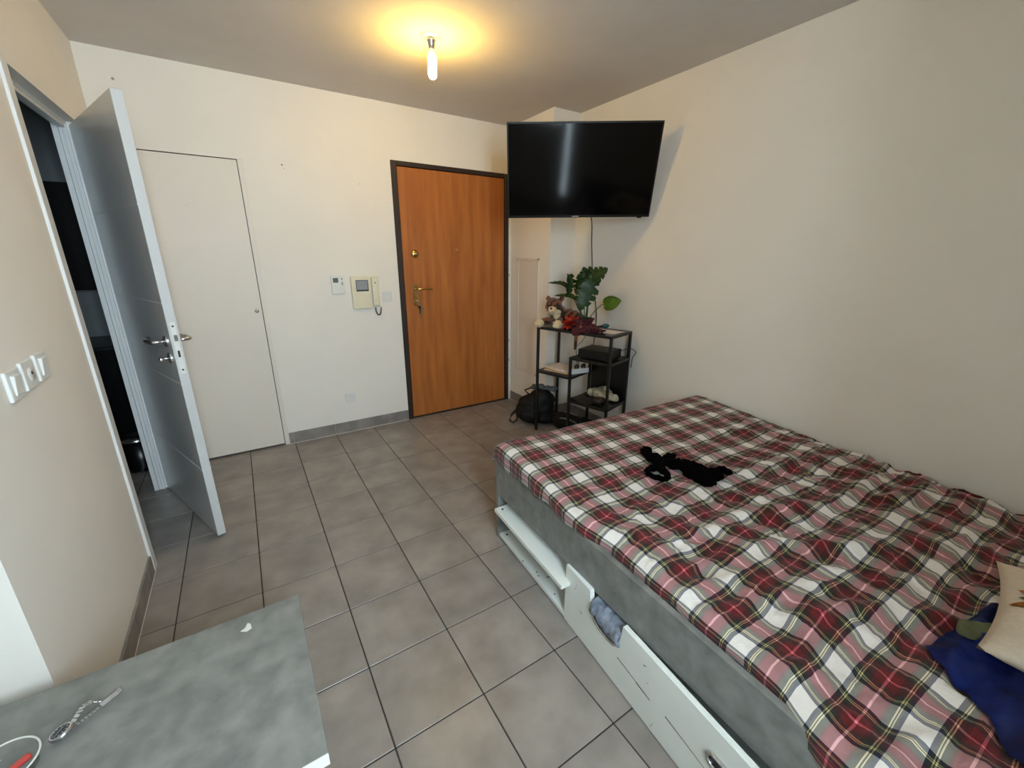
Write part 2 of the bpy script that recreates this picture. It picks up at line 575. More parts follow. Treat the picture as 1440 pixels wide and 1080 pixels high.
# baseboards: rows of cut tiles
def baseboard(name, label, axis, const, a, b, side, first=None):
    root = thing(name, label, 'baseboard', kind='structure')
    h, t = 0.092, 0.009
    k = math.ceil(min(a, b) / T - 1e-6)
    cuts = [min(a, b)] + [i * T for i in range(k, 60) if min(a, b) + 0.012 < i * T < max(a, b) - 0.012] + [max(a, b)]
    for c0, c1 in zip(cuts, cuts[1:]):
        c0 += 0.001
        c1 -= 0.001
        m_ = MB()
        if axis == 'x':
            m_.b2((c0, const, 0.0035), (c1, const + side * t, h), 0.0015, 1)
        else:
            m_.b2((const, c0, 0.0035), (const + side * t, c1, h), 0.0015, 1)
        m_.build('tile', 'bbtile', root)
    m_ = MB()
    if axis == 'x':
        m_.b2((a, const, 0.0), (b, const + side * (t + 0.001), 0.0035))
    else:
        m_.b2((const, a, 0.0), (const + side * (t + 0.001), b, 0.0035))
    m_.build('sealant_bead', 'paper', root)
    return root


baseboard('baseboard_back', 'grey tile baseboard between the closet and the entrance door', 'x', YB, CX1 + 0.003, EX0 - 0.002, -1)
baseboard('baseboard_left', 'grey tile baseboard under the light switches', 'y', XL, YRET, -0.812, 1)
baseboard('baseboard_right', 'grey tile baseboard along the wall behind the bed', 'y', XR, YREAR, YP, -1)
baseboard('baseboard_duct', 'grey tile baseboard around the foot of the boxed-out duct', 'y', XP, YP, YB - 0.01, -1)
baseboard('baseboard_duct_front', 'grey tile baseboard on the front of the duct behind the shelf', 'x', YP, XP, XR - 0.01, -1)
baseboard('baseboard_return', 'grey tile baseboard behind the grey table', 'x', YRET, XNOOK, XL, -1)

# ------------------------------------------------------------------ bathroom doorway trim and open door
tr = thing('trim_1', 'white wooden frame lining the bathroom doorway', 'door frame', kind='structure')
MB().b2((XL - 0.10, DY0 - 0.002, 0.0), (XL + 0.004, DY0 + 0.012, DZ)).build('jamb', 'white_trim', tr)
mb = MB()
mb.b2((XL - 0.10, DY1 - 0.016, 0.0), (XL - 0.078, DY1 + 0.002, DZ))
mb.b2((XL - 0.0765, DY1 - 0.012, 0.0), (XL - 0.062, DY1 + 0.002, DZ))
mb.b2((XL - 0.0605, DY1 - 0.016, 0.0), (XL - 0.046, DY1 + 0.002, DZ))
mb.b2((XL - 0.046, DY1 - 0.004, 0.0), (XL + 0.002, DY1 + 0.002, DZ))
mb.build('jamb', 'white_trim', tr)
MB().b2((XL - 0.10, DY0, DZ - 0.014), (XL - 0.045, DY1, DZ + 0.001)).build('head_jamb', 'white_trim', tr)
MB().b2((XL - 0.075, DY0 + 0.012, DZ - 0.03), (XL - 0.05, DY1 - 0.014, DZ - 0.012)).build('door_stop', 'white_trim', tr)
MB().b2((XL - 0.002, -0.808, 0.0), (XL + 0.010, DY0 + 0.008, DZ + 0.02), 0.003, 2).build('casing', 'white_trim', tr)

ang = math.atan2(-0.768, 0.287)
dl = thing('door_2', 'white interior door standing ajar with horizontal pale lines', 'door', (-0.157, 0.096, 0), ang, kind='structure')
LW, LT, LH = 0.822, 0.038, 2.035
leaf = MB().b2((0, 0, 0.012), (LW, LT, LH), 0.0015, 1).build('door_leaf', 'white_door', dl)
for gz in (0.399, 0.845, 1.219, 1.624):  # thin pale strips across both faces of the leaf
    MB().b2((0.0, -0.0012, gz - 0.003), (LW - 0.001, 0.001, gz + 0.003)).build('inlay_line', 'plastic', leaf)
    MB().b2((0.0, LT - 0.001, gz - 0.003), (LW - 0.001, LT + 0.0012, gz + 0.003)).build('inlay_line', 'plastic', leaf)
fp = MB().b2((LW - 0.0005, LT / 2 - 0.011, 0.895), (LW + 0.002, LT / 2 + 0.011, 1.135), 0.0008, 1).build('lock_plate', 'plastic', dl)
MB().b2((LW + 0.001, LT / 2 - 0.007, 1.050), (LW + 0.010, LT / 2 + 0.007, 1.078), 0.002, 1).build('latch_bolt', 'steel', fp)
MB().b2((LW + 0.001, LT / 2 - 0.004, 0.975), (LW + 0.003, LT / 2 + 0.004, 1.005)).build('bolt_slot', 'dark', fp)
for z in (0.915, 1.117):
    MB().lathe([(0, 0.0035), (0.004, 0.003), (0.0045, 0.0015)], 12, (LW, LT / 2, z), ry(PI / 2)).build('screw', 'darksteel', fp)
for sgn, y0 in ((-1, 0.0), (1, LT)):
    hx, hz = LW - 0.062, 1.045
    q = rx(PI / 2) if sgn < 0 else rx(-PI / 2)
    hd = MB().lathe([(0, 0.009), (0.024, 0.009), (0.026, 0.007), (0.026, 0)], 28, (hx, y0, hz), q).build('handle_rose', 'steel', dl, True)
    o = sgn
    MB().tube([(hx, y0, hz), (hx, y0 + o * 0.045, hz), (hx - 0.008, y0 + o * 0.054, hz), (hx - 0.07, y0 + o * 0.058, hz), (hx - 0.11, y0 + o * 0.052, hz), (hx - 0.135, y0 + o * 0.035, hz + 0.002)], 0.0095, 12).build('lever', 'steel', hd, True)
    ks = MB().lathe([(0, 0.008), (0.023, 0.008), (0.025, 0.006), (0.025, 0)], 28, (hx, y0, 0.965), q).build('thumb_turn_rose', 'steel', dl, True)
    if sgn < 0:
        MB().tube([(hx, -0.006, 0.965), (hx, -0.028, 0.965)], 0.007, 12).b2((hx - 0.013, -0.044, 0.958), (hx + 0.013, -0.026, 0.972), 0.003).build('thumb_turn', 'steel', ks, True)
for z in (0.25, 1.05, 1.80):
    MB().tube([(-0.004, 0.02, z - 0.045), (-0.004, 0.02, z + 0.045)], 0.007, 10).build('hinge', 'steel', dl, True)

# ------------------------------------------------------------------ closet door
cd = thing('door_3', 'flush cream closet door with a tiny round knob', 'door', kind='structure')
MB().b2((CX0 + 0.004, YB - 0.001, 0.014), (CX1 - 0.032, YB + 0.025, CZ - 0.006), 0.0015, 1).build('door_leaf', 'closet', cd)
mb = MB()
mb.b2((CX1 - 0.028, YB - 0.004, 0.0), (CX1 + 0.001, YB + 0.03, CZ + 0.002), 0.002, 1)
mb.build('door_frame', 'closet', cd)
MB().b2((CX0, YB + 0.035, 0), (CX1, YB + 0.05, CZ)).build('backing_panel', 'dark', cd)
MB().lathe([(0.006, 0), (0.006, 0.008), (0.012, 0.012), (0.013, 0.017), (0.009, 0.022), (0, 0.023)], 20, (0.507, YB - 0.001, 1.047), rx(PI / 2)).build('knob', 'steel', cd, True)
MB().tube([(0.22, YB - 0.0015, 1.722), (0.235, YB - 0.002, 1.720), (0.25, YB - 0.0015, 1.734)], 0.003, 6).build('filler_mark', 'plastic', cd)

# ------------------------------------------------------------------ entrance door
ed = thing('door_1', 'orange-brown wood entrance door in a dark brown frame', 'door', kind='structure')
mb = MB()
mb.b2((EX0, YB - 0.008, 0.0), (EX0 + 0.046, YB + 0.06, EZ), 0.003, 1)
mb.build('frame_post', 'brown', ed)
MB().b2((2.565, YB - 0.008, 0.0), (EX1, YB + 0.06, EZ), 0.003, 1).build('frame_post', 'brown', ed)
MB().b2((EX0 + 0.046, YB - 0.008, EZ - 0.034), (2.565, YB + 0.06, EZ), 0.003, 1).build('frame_head', 'brown', ed)
MB().b2((EX0 + 0.046, YB - 0.004, 0.0), (2.565, YB + 0.05, 0.014), 0.002, 1).build('threshold', 'brown', ed)
el = MB().b2((EX0 + 0.050, YB + 0.004, 0.014), (2.561, YB + 0.044, EZ - 0.038), 0.002, 1).build('door_leaf', 'wood', ed)
MB().b2((EX0, YB + 0.062, 0), (EX1, YB + 0.08, EZ)).build('backing_panel', 'brown', ed)
yf = YB + 0.004
q = rx(PI / 2)
db = MB().lathe([(0, 0.016), (0.012, 0.016), (0.020, 0.011), (0.031, 0.008), (0.033, 0.0)], 28, (1.693, yf, 1.437), q).build('deadbolt_rose', 'brass', ed, True)
MB().lathe([(0, 0.034), (0.008, 0.033), (0.011, 0.026), (0.009, 0.015)], 16, (1.693, yf, 1.437), q).build('deadbolt_knob', 'steel', db, True)
MB().lathe([(0, 0.006), (0.007, 0.006), (0.012, 0.004), (0.013, 0)], 16, (2.079, yf, 1.469), q).build('peephole', 'brass', ed, True)
pl = MB()
out = []
for k in range(24):
    a = 2 * PI * k / 24
    out.append((1.678 + 0.022 * math.cos(a), yf - 0.009, (1.172 if math.sin(a) >= 0 else 1.036) + 0.022 * math.sin(a)))
pl.prism(out, (0, 0.009, 0))
pl = pl.build('handle_plate', 'brass', ed)
MB().tube([(1.678, yf - 0.008, 1.155), (1.678, yf - 0.045, 1.155), (1.688, yf - 0.054, 1.155), (1.74, yf - 0.056, 1.158), (1.79, yf - 0.052, 1.154), (1.812, yf - 0.05, 1.150)], [0.010, 0.010, 0.010, 0.009, 0.008, 0.006], 12).build('lever', 'brass', pl, True)
MB().lathe([(0, 0.012), (0.009, 0.012), (0.010, 0.0)], 16, (1.678, yf - 0.008, 1.055), q).build('key_cylinder', 'brass', pl, True)
ky = thing('key_bunch', 'bunch of keys hanging from the entrance door lock', 'keys', (1.682, yf - 0.025, 1.055))
MB().b2((-0.0015, -0.030, -0.010), (0.0015, 0.004, 0.010), 0.001, 1).build('key', 'steel', ky)
MB().tube([(0.016 * math.cos(2 * PI * k / 20), -0.026, -0.022 + 0.016 * math.sin(2 * PI * k / 20)) for k in range(20)], 0.0015, 6, True).build('key_ring', 'steel', ky, True)
for dx, ln, mt in ((0.010, 0.05, 'steel'), (0.022, 0.055, 'brass'), (0.002, 0.045, 'darksteel')):
    mb = MB()
    mb.lathe([(0, -0.0015), (0.012, -0.0012), (0.012, 0.0012), (0, 0.0015)], 18, (dx + 0.006, -0.027 + dx * 0.2, -0.048), rx(PI / 2))
    mb.box((dx + 0.008, -0.027 + dx * 0.2, -0.060 - ln / 2), (0.008, 0.002, ln), ry(0.15), 0.0005, 1)
    mb.build('key', mt, ky)
for z in (0.42, 0.62, 1.25):
    MB().tube([(2.612, YB - 0.006, z - 0.012), (2.612, YB - 0.006, z + 0.012)], 0.004, 8).build('hinge_pin', 'steel', ed, True)

# ------------------------------------------------------------------ wall devices
th = thing('thermostat', 'small white thermostat with grey display left of the intercom', 'thermostat', (1.064, YB, 1.207))
MB().b2((-0.047, -0.022, -0.068), (0.047, 0.0, 0.068), 0.006, 2).build('housing', 'plastic', th)
MB().b2((-0.034, -0.0235, 0.018), (0.004, -0.020, 0.052), 0.001, 1).build('display', 'lcd', th)
MB().b2((0.012, -0.0232, -0.06), (0.043, -0.020, -0.012), 0.001, 1).build('flap', 'plastic', th)
for z in (0.044, 0.016, 0.004):
    MB().lathe([(0, 0.004), (0.005, 0.003), (0.006, 0)], 12, (0.030, -0.022, z), rx(PI / 2)).build('button', 'screen_grey', th, True)

ic = thing('video_intercom', 'cream video intercom with handset and grey curly cord', 'intercom', (1.262, YB, 1.142))
body = MB().b2((-0.104, -0.030, -0.124), (0.046, 0.0, 0.124), 0.006, 2).build('housing', 'cream', ic)
MB().b2((0.044, -0.016, -0.112), (0.108, 0.0, 0.124), 0.005, 2).build('cradle', 'cream', ic)
mon = MB().b2((-0.070, -0.032, 0.012), (0.024, -0.026, 0.098), 0.002, 1).build('monitor_bezel', 'dark', ic)
MB().b2((-0.066, -0.0335, 0.024), (0.018, -0.029, 0.094), 0.001, 1).build('monitor_screen', 'screen_grey', mon)
mb = MB()
prof = []
mb.box((0.077, -0.028, 0.005), (0.052, 0.026, 0.220), None, 0.009, 3)
hs = mb.build('handset', 'cream', ic, True)
MB().lathe([(0, 0.002), (0.006, 0.002), (0.007, 0)], 14, (0.074, -0.041, 0.075), rx(PI / 2)).build('emblem', 'screen_grey', hs, True)
for z in (-0.03, -0.05):
    MB().b2((0.026, -0.033, z), (0.038, -0.029, z + 0.010), 0.002, 1).build('button', 'plastic', ic)
pts = []
for k in range(160):
    t = k / 159
    a = PI * t
    cx, cz = 0.083 + 0.022 * math.cos(PI - a) * -1 + 0.004, -0.118 - 0.062 * math.sin(a)
    pts.append((cx + 0.005 * math.cos(2 * PI * 16 * t), -0.030 + 0.005 * math.sin(2 * PI * 16 * t), cz))
MB().tube(pts, 0.0022, 5).build('curly_cord', 'darksteel', ic, True)


def plate(name, label, cat, loc, rotz, kind, group=None):
    t = thing(name, label, cat, loc, rotz, group)
    MB().b2((-0.040, -0.010, -0.041), (0.040, 0.0, 0.041), 0.004, 2).build('cover_plate', 'plastic', t)
    if kind == 'switch':
        MB().box((0, -0.011, 0), (0.042, 0.010, 0.054), rx(0.10), 0.002, 2).build('rocker', 'plastic', t)
    elif kind == 'tv':
        MB().lathe([(0.0, 0.0125), (0.018, 0.0125), (0.021, 0.009)], 24, (0.004, 0, 0.0), rx(PI / 2)).build('socket_insert', 'plastic', t, True)
        MB().lathe([(0, 0.0135), (0.0045, 0.0135), (0.0045, 0.011)], 12, (0.004, 0, 0.004), rx(PI / 2)).build('socket_hole', 'dark', t, True)
    else:
        mb = MB().lathe([(0, 0.0055), (0.020, 0.0055), (0.021, 0.0115), (0.024, 0.0118)], 28, (0, 0, 0), rx(PI / 2))
        mb.build('socket_well', 'plastic', t, True)
        for dx in (-0.0095, 0.0095):
            MB().lathe([(0, 0.0066), (0.003, 0.0066), (0.003, 0.005)], 10, (dx, 0, -0.002), rx(PI / 2)).build('socket_hole', 'dark', t, True)
        MB().lathe([(0, 0.018), (0.0022, 0.017), (0.0024, 0.005)], 10, (0, 0, 0.011), rx(PI / 2)).build('earth_pin', 'steel', t, True)
    return t


plate('light_switch', 'white rocker light switch between the intercom and entrance door', 'switch', (1.433, YB, 1.105), 0, 'switch')
plate('wall_socket', 'white power socket low on the wall above the baseboard', 'socket', (1.060, YB, 0.297), 0, 'socket')
plate('light_switch', 'white rocker switch next to the bathroom door casing', 'switch', (XL, -1.262, 1.102), PI / 2, 'switch', 'row of switches on the left wall')
plate('aerial_socket', 'white aerial socket between two rocker switches', 'socket', (XL, -1.362, 1.099), PI / 2, 'tv', 'row of switches on the left wall')
plate('light_switch', 'white rocker switch farthest from the bathroom door casing', 'switch', (XL, -1.462, 1.095), PI / 2, 'switch', 'row of switches on the left wall')

# meter hatch on the duct
hp = thing('access_hatch', 'tall narrow white access hatch on the duct beside the entrance door', 'hatch', (XP, 0.105, 0.88))
for a, b in (((-0.165, -0.525), (-0.147, 0.525)), ((0.147, -0.525), (0.165, 0.525)), ((-0.165, 0.507), (0.165, 0.525)), ((-0.165, -0.525), (0.165, -0.507))):
    MB().b2((-0.010, a[0], a[1]), (0.0, b[0], b[1]), 0.002, 1).build('hatch_frame', 'closet', hp)
MB().b2((-0.005, -0.144, -0.504), (0.0, 0.144, 0.504), 0.001, 1).build('hatch_panel', 'closet', hp)
MB().lathe([(0, 0.007), (0.007, 0.006), (0.008, 0)], 14, (-0.005, -0.105, 0.01), ry(-PI / 2)).build('latch', 'plastic', hp, True)

# ------------------------------------------------------------------ ceiling lamp
lp = thing('ceiling_lamp', 'bare glowing tubular bulb in a ceiling socket', 'lamp', (1.452, -0.690, H))
MB().lathe([(0, -0.012), (0.030, -0.012), (0.048, -0.006), (0.050, 0)], 32).build('ceiling_rose', 'white_trim', lp, True)
MB().lathe([(0, -0.012), (0.022, -0.012), (0.023, -0.022), (0.019, -0.026), (0.019, -0.040), (0.015, -0.044), (0.015, -0.056), (0, -0.056)], 24).build('bulb_socket', 'steel', lp, True)
MB().lathe([(0, -0.056), (0.0135, -0.056), (0.016, -0.066), (0.0165, -0.078), (0, -0.078)], 24).build('bulb_collar', 'plastic', lp, True)
MB().lathe([(0, -0.190), (0.010, -0.188), (0.018, -0.181), (0.022, -0.170), (0.022, -0.095), (0.019, -0.084), (0.015, -0.078)], 24).build('bulb', 'bulb', lp, True)

# ------------------------------------------------------------------ television
tvc = Vector((2.404, -0.809, 1.943))
yaw, tilt, roll = math.radians(-32.6), math.radians(17.0), math.radians(0.8)
tv = thing('television', 'black flat television tilted down on a wall arm in the corner', 'television', tvc)
# local frame: x right, y towards the wall, z up
tv.rotation_euler = (Matrix.Rotation(yaw, 3, 'Z') @ Matrix.Rotation(tilt, 3, 'X') @ Matrix.Rotation(-roll, 3, 'Y')).to_euler()
TW, TH = 0.96, 0.555
fr = MB()
fr.b2((-TW / 2, -0.002, TH / 2 - 0.010), (TW / 2, 0.022, TH / 2), 0.001, 1)
fr.b2((-TW / 2, -0.002, -TH / 2), (TW / 2, 0.022, -TH / 2 + 0.016), 0.001, 1)
fr.b2((-TW / 2, -0.002, -TH / 2), (-TW / 2 + 0.010, 0.022, TH / 2), 0.001, 1)
fr.b2((TW / 2 - 0.010, -0.002, -TH / 2), (TW / 2, 0.022, TH / 2), 0.001, 1)
fr.build('bezel', 'tv_body', tv)
MB().b2((-TW / 2 + 0.008, 0.0, -TH / 2 + 0.012), (TW / 2 - 0.008, 0.012, TH / 2 - 0.008)).build('screen', 'tv_screen', tv)
bk = MB()
bk.b2((-TW / 2 + 0.002, 0.012, -TH / 2 + 0.002), (TW / 2 - 0.002, 0.026, TH / 2 - 0.002), 0.003, 1)
bk.b2((-TW / 2 + 0.14, 0.024, -TH / 2 + 0.03), (TW / 2 - 0.14, 0.058, TH / 2 - 0.14), 0.012, 2)
bk.build('back_housing', 'tv_body', tv)
MB().b2((-0.045, -0.0035, -TH / 2 + 0.005), (0.0, -0.001, -TH / 2 + 0.011)).build('brand_badge', 'steel', tv)
MB().b2((0.40, 0.0, -TH / 2 - 0.008), (0.43, 0.012, -TH / 2 + 0.002), 0.002, 1).build('remote_sensor', 'tv_body', tv)
br = thing('tv_wall_bracket', 'black swivel wall bracket behind the television', 'bracket', (XR, -0.42, 1.96))
MB().b2((-0.014, -0.05, -0.11), (-0.001, 0.05, 0.11), 0.002, 1).build('wall_plate', 'black_metal', br)
nb = tv.rotation_euler.to_matrix() @ Vector((0, 1, 0))
att = tvc + nb * 0.075 - Vector((XR, -0.42, 1.96))
MB().tube([(-0.012, 0, 0), (-0.16, 0.08, 0), att], 0.014, 8).build('arm', 'black_metal', br, True)
MB().box(att, (0.20, 0.022, 0.20), tv.rotation_euler.to_matrix(), 0.003, 1).build('vesa_plate', 'black_metal', br)


def cable(name, label, pts, r=0.003, mat='dark', cat='cable', group=None, sub=6):
    """smooth round cable through the given points"""
    P = [Vector(p) for p in pts]
    res = []
    for i in range(len(P) - 1):
        p0, p1, p2, p3 = P[max(i - 1, 0)], P[i], P[i + 1], P[min(i + 2, len(P) - 1)]
        for k in range(sub):
            t = k / sub
            res.append(0.5 * ((2 * p1) + (p2 - p0) * t + (2 * p0 - 5 * p1 + 4 * p2 - p3) * t * t + (3 * p1 - p0 - 3 * p2 + p3) * t ** 3))
    res.append(P[-1])
    return tag(MB().tube(res, r, 6).build(name, mat, None, True), label, cat, group)


cable('tv_power_cable', 'black cable hanging from the television down behind the shelf', [(2.72, -0.50, 1.80), (2.795, -0.500, 1.70), (2.815, -0.50, 1.5), (2.835, -0.515, 1.25), (2.865, -0.540, 1.02), (2.868, -0.548, 0.88), (2.84, -0.56, 0.66)], 0.004)

# ------------------------------------------------------------------ stepped shelf
SA = math.atan2(-0.961, 0.275)
SO = Vector((2.372, -0.400, 0))
sh = thing('stepped_shelf', 'black metal stepped shelf unit in the corner under the television', 'shelf', SO, SA)
SL, SD, SH = 0.664, 0.31, 0.89
SR = rz(SA)


def S(x, y, z):
    """shelf coordinates to world"""
    return SO + SR @ Vector((x, y, z))


tb = 0.019
for (x, y, z1) in ((0, 0, SH), (SL - tb, 0, SH), (SL - tb, SD - tb, SH), (0, SD - tb, SH), (0.316, 0, 0.69), (0.316, SD - tb, 0.69)):
    MB().b2((x, y, 0), (x + tb, y + tb, z1), 0.0015, 1).build('leg', 'black_metal', sh)


def shelf_level(x0, x1, z, panel):
    mb = MB()
    mb.b2((x0, 0, z - tb), (x1, tb, z), 0.0015, 1)
    mb.b2((x0, SD - tb, z - tb), (x1, SD, z), 0.0015, 1)
    mb.b2((x0, tb, z - tb), (x0 + tb, SD - tb, z), 0.0015, 1)
    mb.b2((x1 - tb, tb, z - tb), (x1, SD - tb, z), 0.0015, 1)
    o = mb.build('shelf_rail', 'black_metal', sh)
    MB().b2((x0 + tb, tb, z - 0.008), (x1 - tb, SD - tb, z - 0.001)).build('shelf_board', panel, sh)
    return o


shelf_level(0, SL, SH, 'smoke_glass')
shelf_level(0.316, SL, 0.69, 'black_metal')
shelf_level(0, 0.335, 0.53, 'black_metal')
shelf_level(0.316, SL, 0.345, 'smoke_glass')
MB().b2((0.345, SD - tb + 0.004, 0.345), (SL - tb, SD - 0.006, 0.672)).build('back_panel', 'black_gloss', sh)

# --- plush tiger
tg = thing('plush_tiger', 'brown striped plush tiger with cream paws lying on the shelf top', 'plush toy', S(0.098, 0.125, SH), SA + 0.22)
tg.scale = (1.12, 1.12, 1.22)
mb = MB()
mb.ell((-0.015, -0.020, 0.130), (0.062, 0.058, 0.056))              # head
mb.ell((0.015, 0.010, 0.075), (0.060, 0.062, 0.060))               # chest
mb.ell((0.085, 0.040, 0.058), (0.085, 0.058, 0.056))               # trunk
mb.ell((0.150, 0.045, 0.045), (0.052, 0.052, 0.045))               # rump
mb.ell((-0.050, -0.060, 0.032), (0.030, 0.060, 0.030), rz(-0.45))  # forelegs
mb.ell((0.045, -0.055, 0.030), (0.030, 0.055, 0.029), rz(0.15))
mb.ell((0.135, -0.018, 0.026), (0.050, 0.034, 0.026))              # hind leg
mb.ell((-0.068, 0.000, 0.176), (0.020, 0.012, 0.020))              # ears
mb.ell((0.036, 0.000, 0.178), (0.020, 0.012, 0.020))
link('body', remesh(mb, 0.008, 4, 'body', 0.004, 60), 'fur', tg)
mb = MB()
mb.ell((-0.004, -0.068, 0.112), (0.034, 0.022, 0.024))
mb.ell((0.000, -0.040, 0.096), (0.052, 0.034, 0.024))
link('muzzle', remesh(mb, 0.006, 3, 'muzzle', 0.003, 70), 'cream_fur', tg)
for (x, y) in ((-0.080, -0.112), (0.055, -0.100)):
    mb = MB()
    mb.ell((x, y, 0.026), (0.034, 0.034, 0.029))
    for k in (-1, 0, 1):
        mb.ell((x + k * 0.016, y - 0.026, 0.020), (0.012, 0.014, 0.016))
    link('paw', remesh(mb, 0.005, 3, 'paw', 0.003, 80), 'cream_fur', tg)
MB().ell((0.018, -0.030, 0.075), (0.030, 0.034, 0.036)).build('chest_bib', 'cream_fur', tg, True)
for x in (-0.026, 0.016):
    MB().ell((x, -0.074, 0.138), (0.006, 0.005, 0.007)).build('eye', 'eye', tg, True)
MB().ell((-0.004, -0.089, 0.122), (0.009, 0.005, 0.006)).build('nose', 'eye', tg, True)
tl = MB().tube([(0.19, 0.03, 0.04), (0.215, -0.04, 0.026), (0.228, -0.12, 0.026), (0.222, -0.165, 0.012), (0.220, -0.182, -0.03), (0.217, -0.180, -0.07), (0.214, -0.178, -0.105)], [0.016, 0.015, 0.014, 0.013, 0.012, 0.011, 0.008], 10).build('tail', 'fur', tg, True)

# --- potted monstera in a maroon wrap
pp = thing('potted_monstera', 'monstera plant with holed green leaves in a maroon wrapped pot', 'plant', S(0.352, 0.135, SH))
pp.rotation_euler = (0, 0, SA)
n = 40
mb = MB()
prof = [(0.0, 0.002), (0.050, 0.002), (0.056, 0.02), (0.053, 0.05), (0.057, 0.074), (0.064, 0.088), (0.058, 0.084), (0.050, 0.074), (0.048, 0.066), (0, 0.066)]
mb.lathe(prof, n)
for v in mb.bm.verts:
    a = math.atan2(v.co.y, v.co.x)
    k = 1 + 0.13 * math.sin(9 * a + v.co.z * 40) + 0.08 * math.sin(17 * a)
    v.co.x *= k
    v.co.y *= k
mb.build('pot_wrap', 'maroon', pp, True)
MB().lathe([(0, 0.072), (0.044, 0.070), (0.046, 0.06)], 20).build('soil', 'soil', pp, True)


def leaf_mesh(L, Wd, notch, droop, fold, thick=0.0012, seed=0):
    """heart shaped leaf along +y in its own frame, with slits between the lobes"""
    rnd = random.Random(seed)
    rows = 25
    mb = MB()
    grid = []
    for i in range(rows):
        t = i / (rows - 1)
        wdt = Wd * 0.5 * (math.sin(PI * min(1, t * 0.93 + 0.07)) ** 0.65) * (1.12 - 0.45 * t)
        if t > 0.97:
            wdt *= 0.25
        ring = []
        for sd in (-1, 1):
            cut = 1.0
            if notch and 0.12 < t < 0.93 and (i + (1 if sd > 0 else 0)) % 5 in (0,):
                cut = 1 - notch * (0.75 + 0.25 * rnd.random())
            for f in (1.0, 0.55):
                x = sd * wdt * (f if f < 1 else 1) * (cut if f == 1.0 else min(1, cut / 0.55 if cut < 0.55 else 1))
                yb = t * L - (0.10 * L * (abs(x) / (Wd * 0.5)) if t < 0.25 else 0)
                ring.append((x, yb))
        (a1, a2, b1, b2) = ring
        pts = [a1, a2, (0, t * L), b2, b1]
        row = []
        for (x, y) in pts:
            z = -droop * (y / L) ** 2 * L + abs(x) * fold + 0.004 * math.sin(40 * y)
            row.append(mb.bm.verts.new((x, y, z)))
        grid.append(row)
    for A, B in zip(grid, grid[1:]):
        for k in range(4):
            try:
                mb.bm.faces.new((A[k], A[k + 1], B[k + 1], B[k]))
            except ValueError:
                pass
    bmesh.ops.solidify(mb.bm, geom=mb.bm.faces[:], thickness=thick)
    return mb.mesh('leaf', True)


def leaf(base, tip, normal, Wd, notch, droop, fold, mat, seed, stem_from=(0, 0, 0.068)):
    """leaf blade from base to tip (pot frame) with its stem"""
    b, t = Vector(base), Vector(tip)
    yv = (t - b)
    L = yv.length
    yv.normalize()
    zv = Vector(normal)
    zv = (zv - yv * zv.dot(yv)).normalized()
    xv = yv.cross(zv)
    me = leaf_mesh(L, Wd, notch, droop, fold, seed=seed)
    me.transform(Matrix.Translation(b) @ Matrix((xv, yv, zv)).transposed().to_4x4())
    link('leaf', me, mat, pp)
    s0 = Vector(stem_from)
    mid = (s0 + b) / 2 + Vector((0, 0, 0.03))
    pts = [s0, s0 * 0.6 + b * 0.4 + Vector((0, 0, 0.02)), mid * 0.35 + b * 0.65 + Vector((0, 0, 0.008)), b]
    MB().tube(pts, [0.004, 0.0035, 0.003, 0.0025], 6).build('stem', 'stem', pp, True)


VW = (0.55, -0.80, 0.25)                      # roughly towards the room
# (base, tip, normal, width, notch, droop, fold, material)
leaf((-0.175, 0.02, 0.40), (-0.150, 0.0, 0.235), (0.9, -0.2, 0.3), 0.10, 0.55, 0.1, 0.5, 'leaf', 1, (-0.01, 0, 0.068))
leaf((-0.190, 0.02, 0.30), (-0.350, 0.0, 0.375), (0.1, -0.4, 0.9), 0.060, 0.3, 0.35, 0.7, 'leaf', 2, (-0.01, 0.0, 0.068))
leaf((-0.095, 0.01, 0.215), (-0.270, -0.03, 0.275), (0.0, -0.5, 0.85), 0.055, 0.25, 0.3, 0.8, 'leaf', 3, (-0.015, -0.01, 0.068))
leaf((-0.045, 0.02, 0.42), (-0.090, 0.0, 0.265), (0.7, -0.6, 0.3), 0.090, 0.5, 0.1, 0.4, 'leaf', 4, (0.0, 0, 0.068))
leaf((0.020, 0.03, 0.37), (-0.020, -0.05, 0.145), VW, 0.185, 0.55, 0.1, 0.12, 'leaf', 5, (0.0, 0.01, 0.068))
leaf((0.000, 0.05, 0.30), (-0.060, 0.05, 0.455), (0.4, -0.85, 0.1), 0.12, 0.5, -0.2, 0.25, 'leaf', 6, (0.01, 0.01, 0.068))
leaf((0.000, 0.06, 0.355), (0.125, 0.03, 0.455), (0.25, -0.8, 0.45), 0.150, 0.5, 0.2, 0.15, 'leaf', 7, (0.012, 0.01, 0.068))
leaf((0.010, 0.05, 0.36), (-0.005, 0.04, 0.465), (0.5, -0.8, 0.2), 0.085, 0.45, 0.3, 0.4, 'leaf', 8, (0.01, 0.0, 0.068))
leaf((0.095, 0.11, 0.185), (0.225, 0.12, 0.225), (0.35, -0.9, 0.15), 0.115, 0.0, 0.05, 0.05, 'leaf_light', 9, (0.015, 0.02, 0.068))
# --- orange-red flower tucked beside the pot
fl = thing('red_flower_head', 'orange-red fabric flower leaning on the maroon pot', 'flower', S(0.295, 0.045, SH), SA)
mb = MB()
for k in range(13):
    a = k * 2.4
    el = 0.15 + 0.09 * k
    q = rz(a) @ rx(el)
    me = leaf_mesh(0.082, 0.052, 0, 0.25, 0.3, seed=20 + k)
    me.transform(Matrix.Translation((0, 0, 0.036)) @ Matrix.Rotation(0.55, 4, 'X') @ q.to_4x4())
    link('petal', me, 'orange_red', fl)
MB().ell((0, 0, 0.030), (0.030, 0.030, 0.030)).build('flower_core', 'maroon', fl, True)
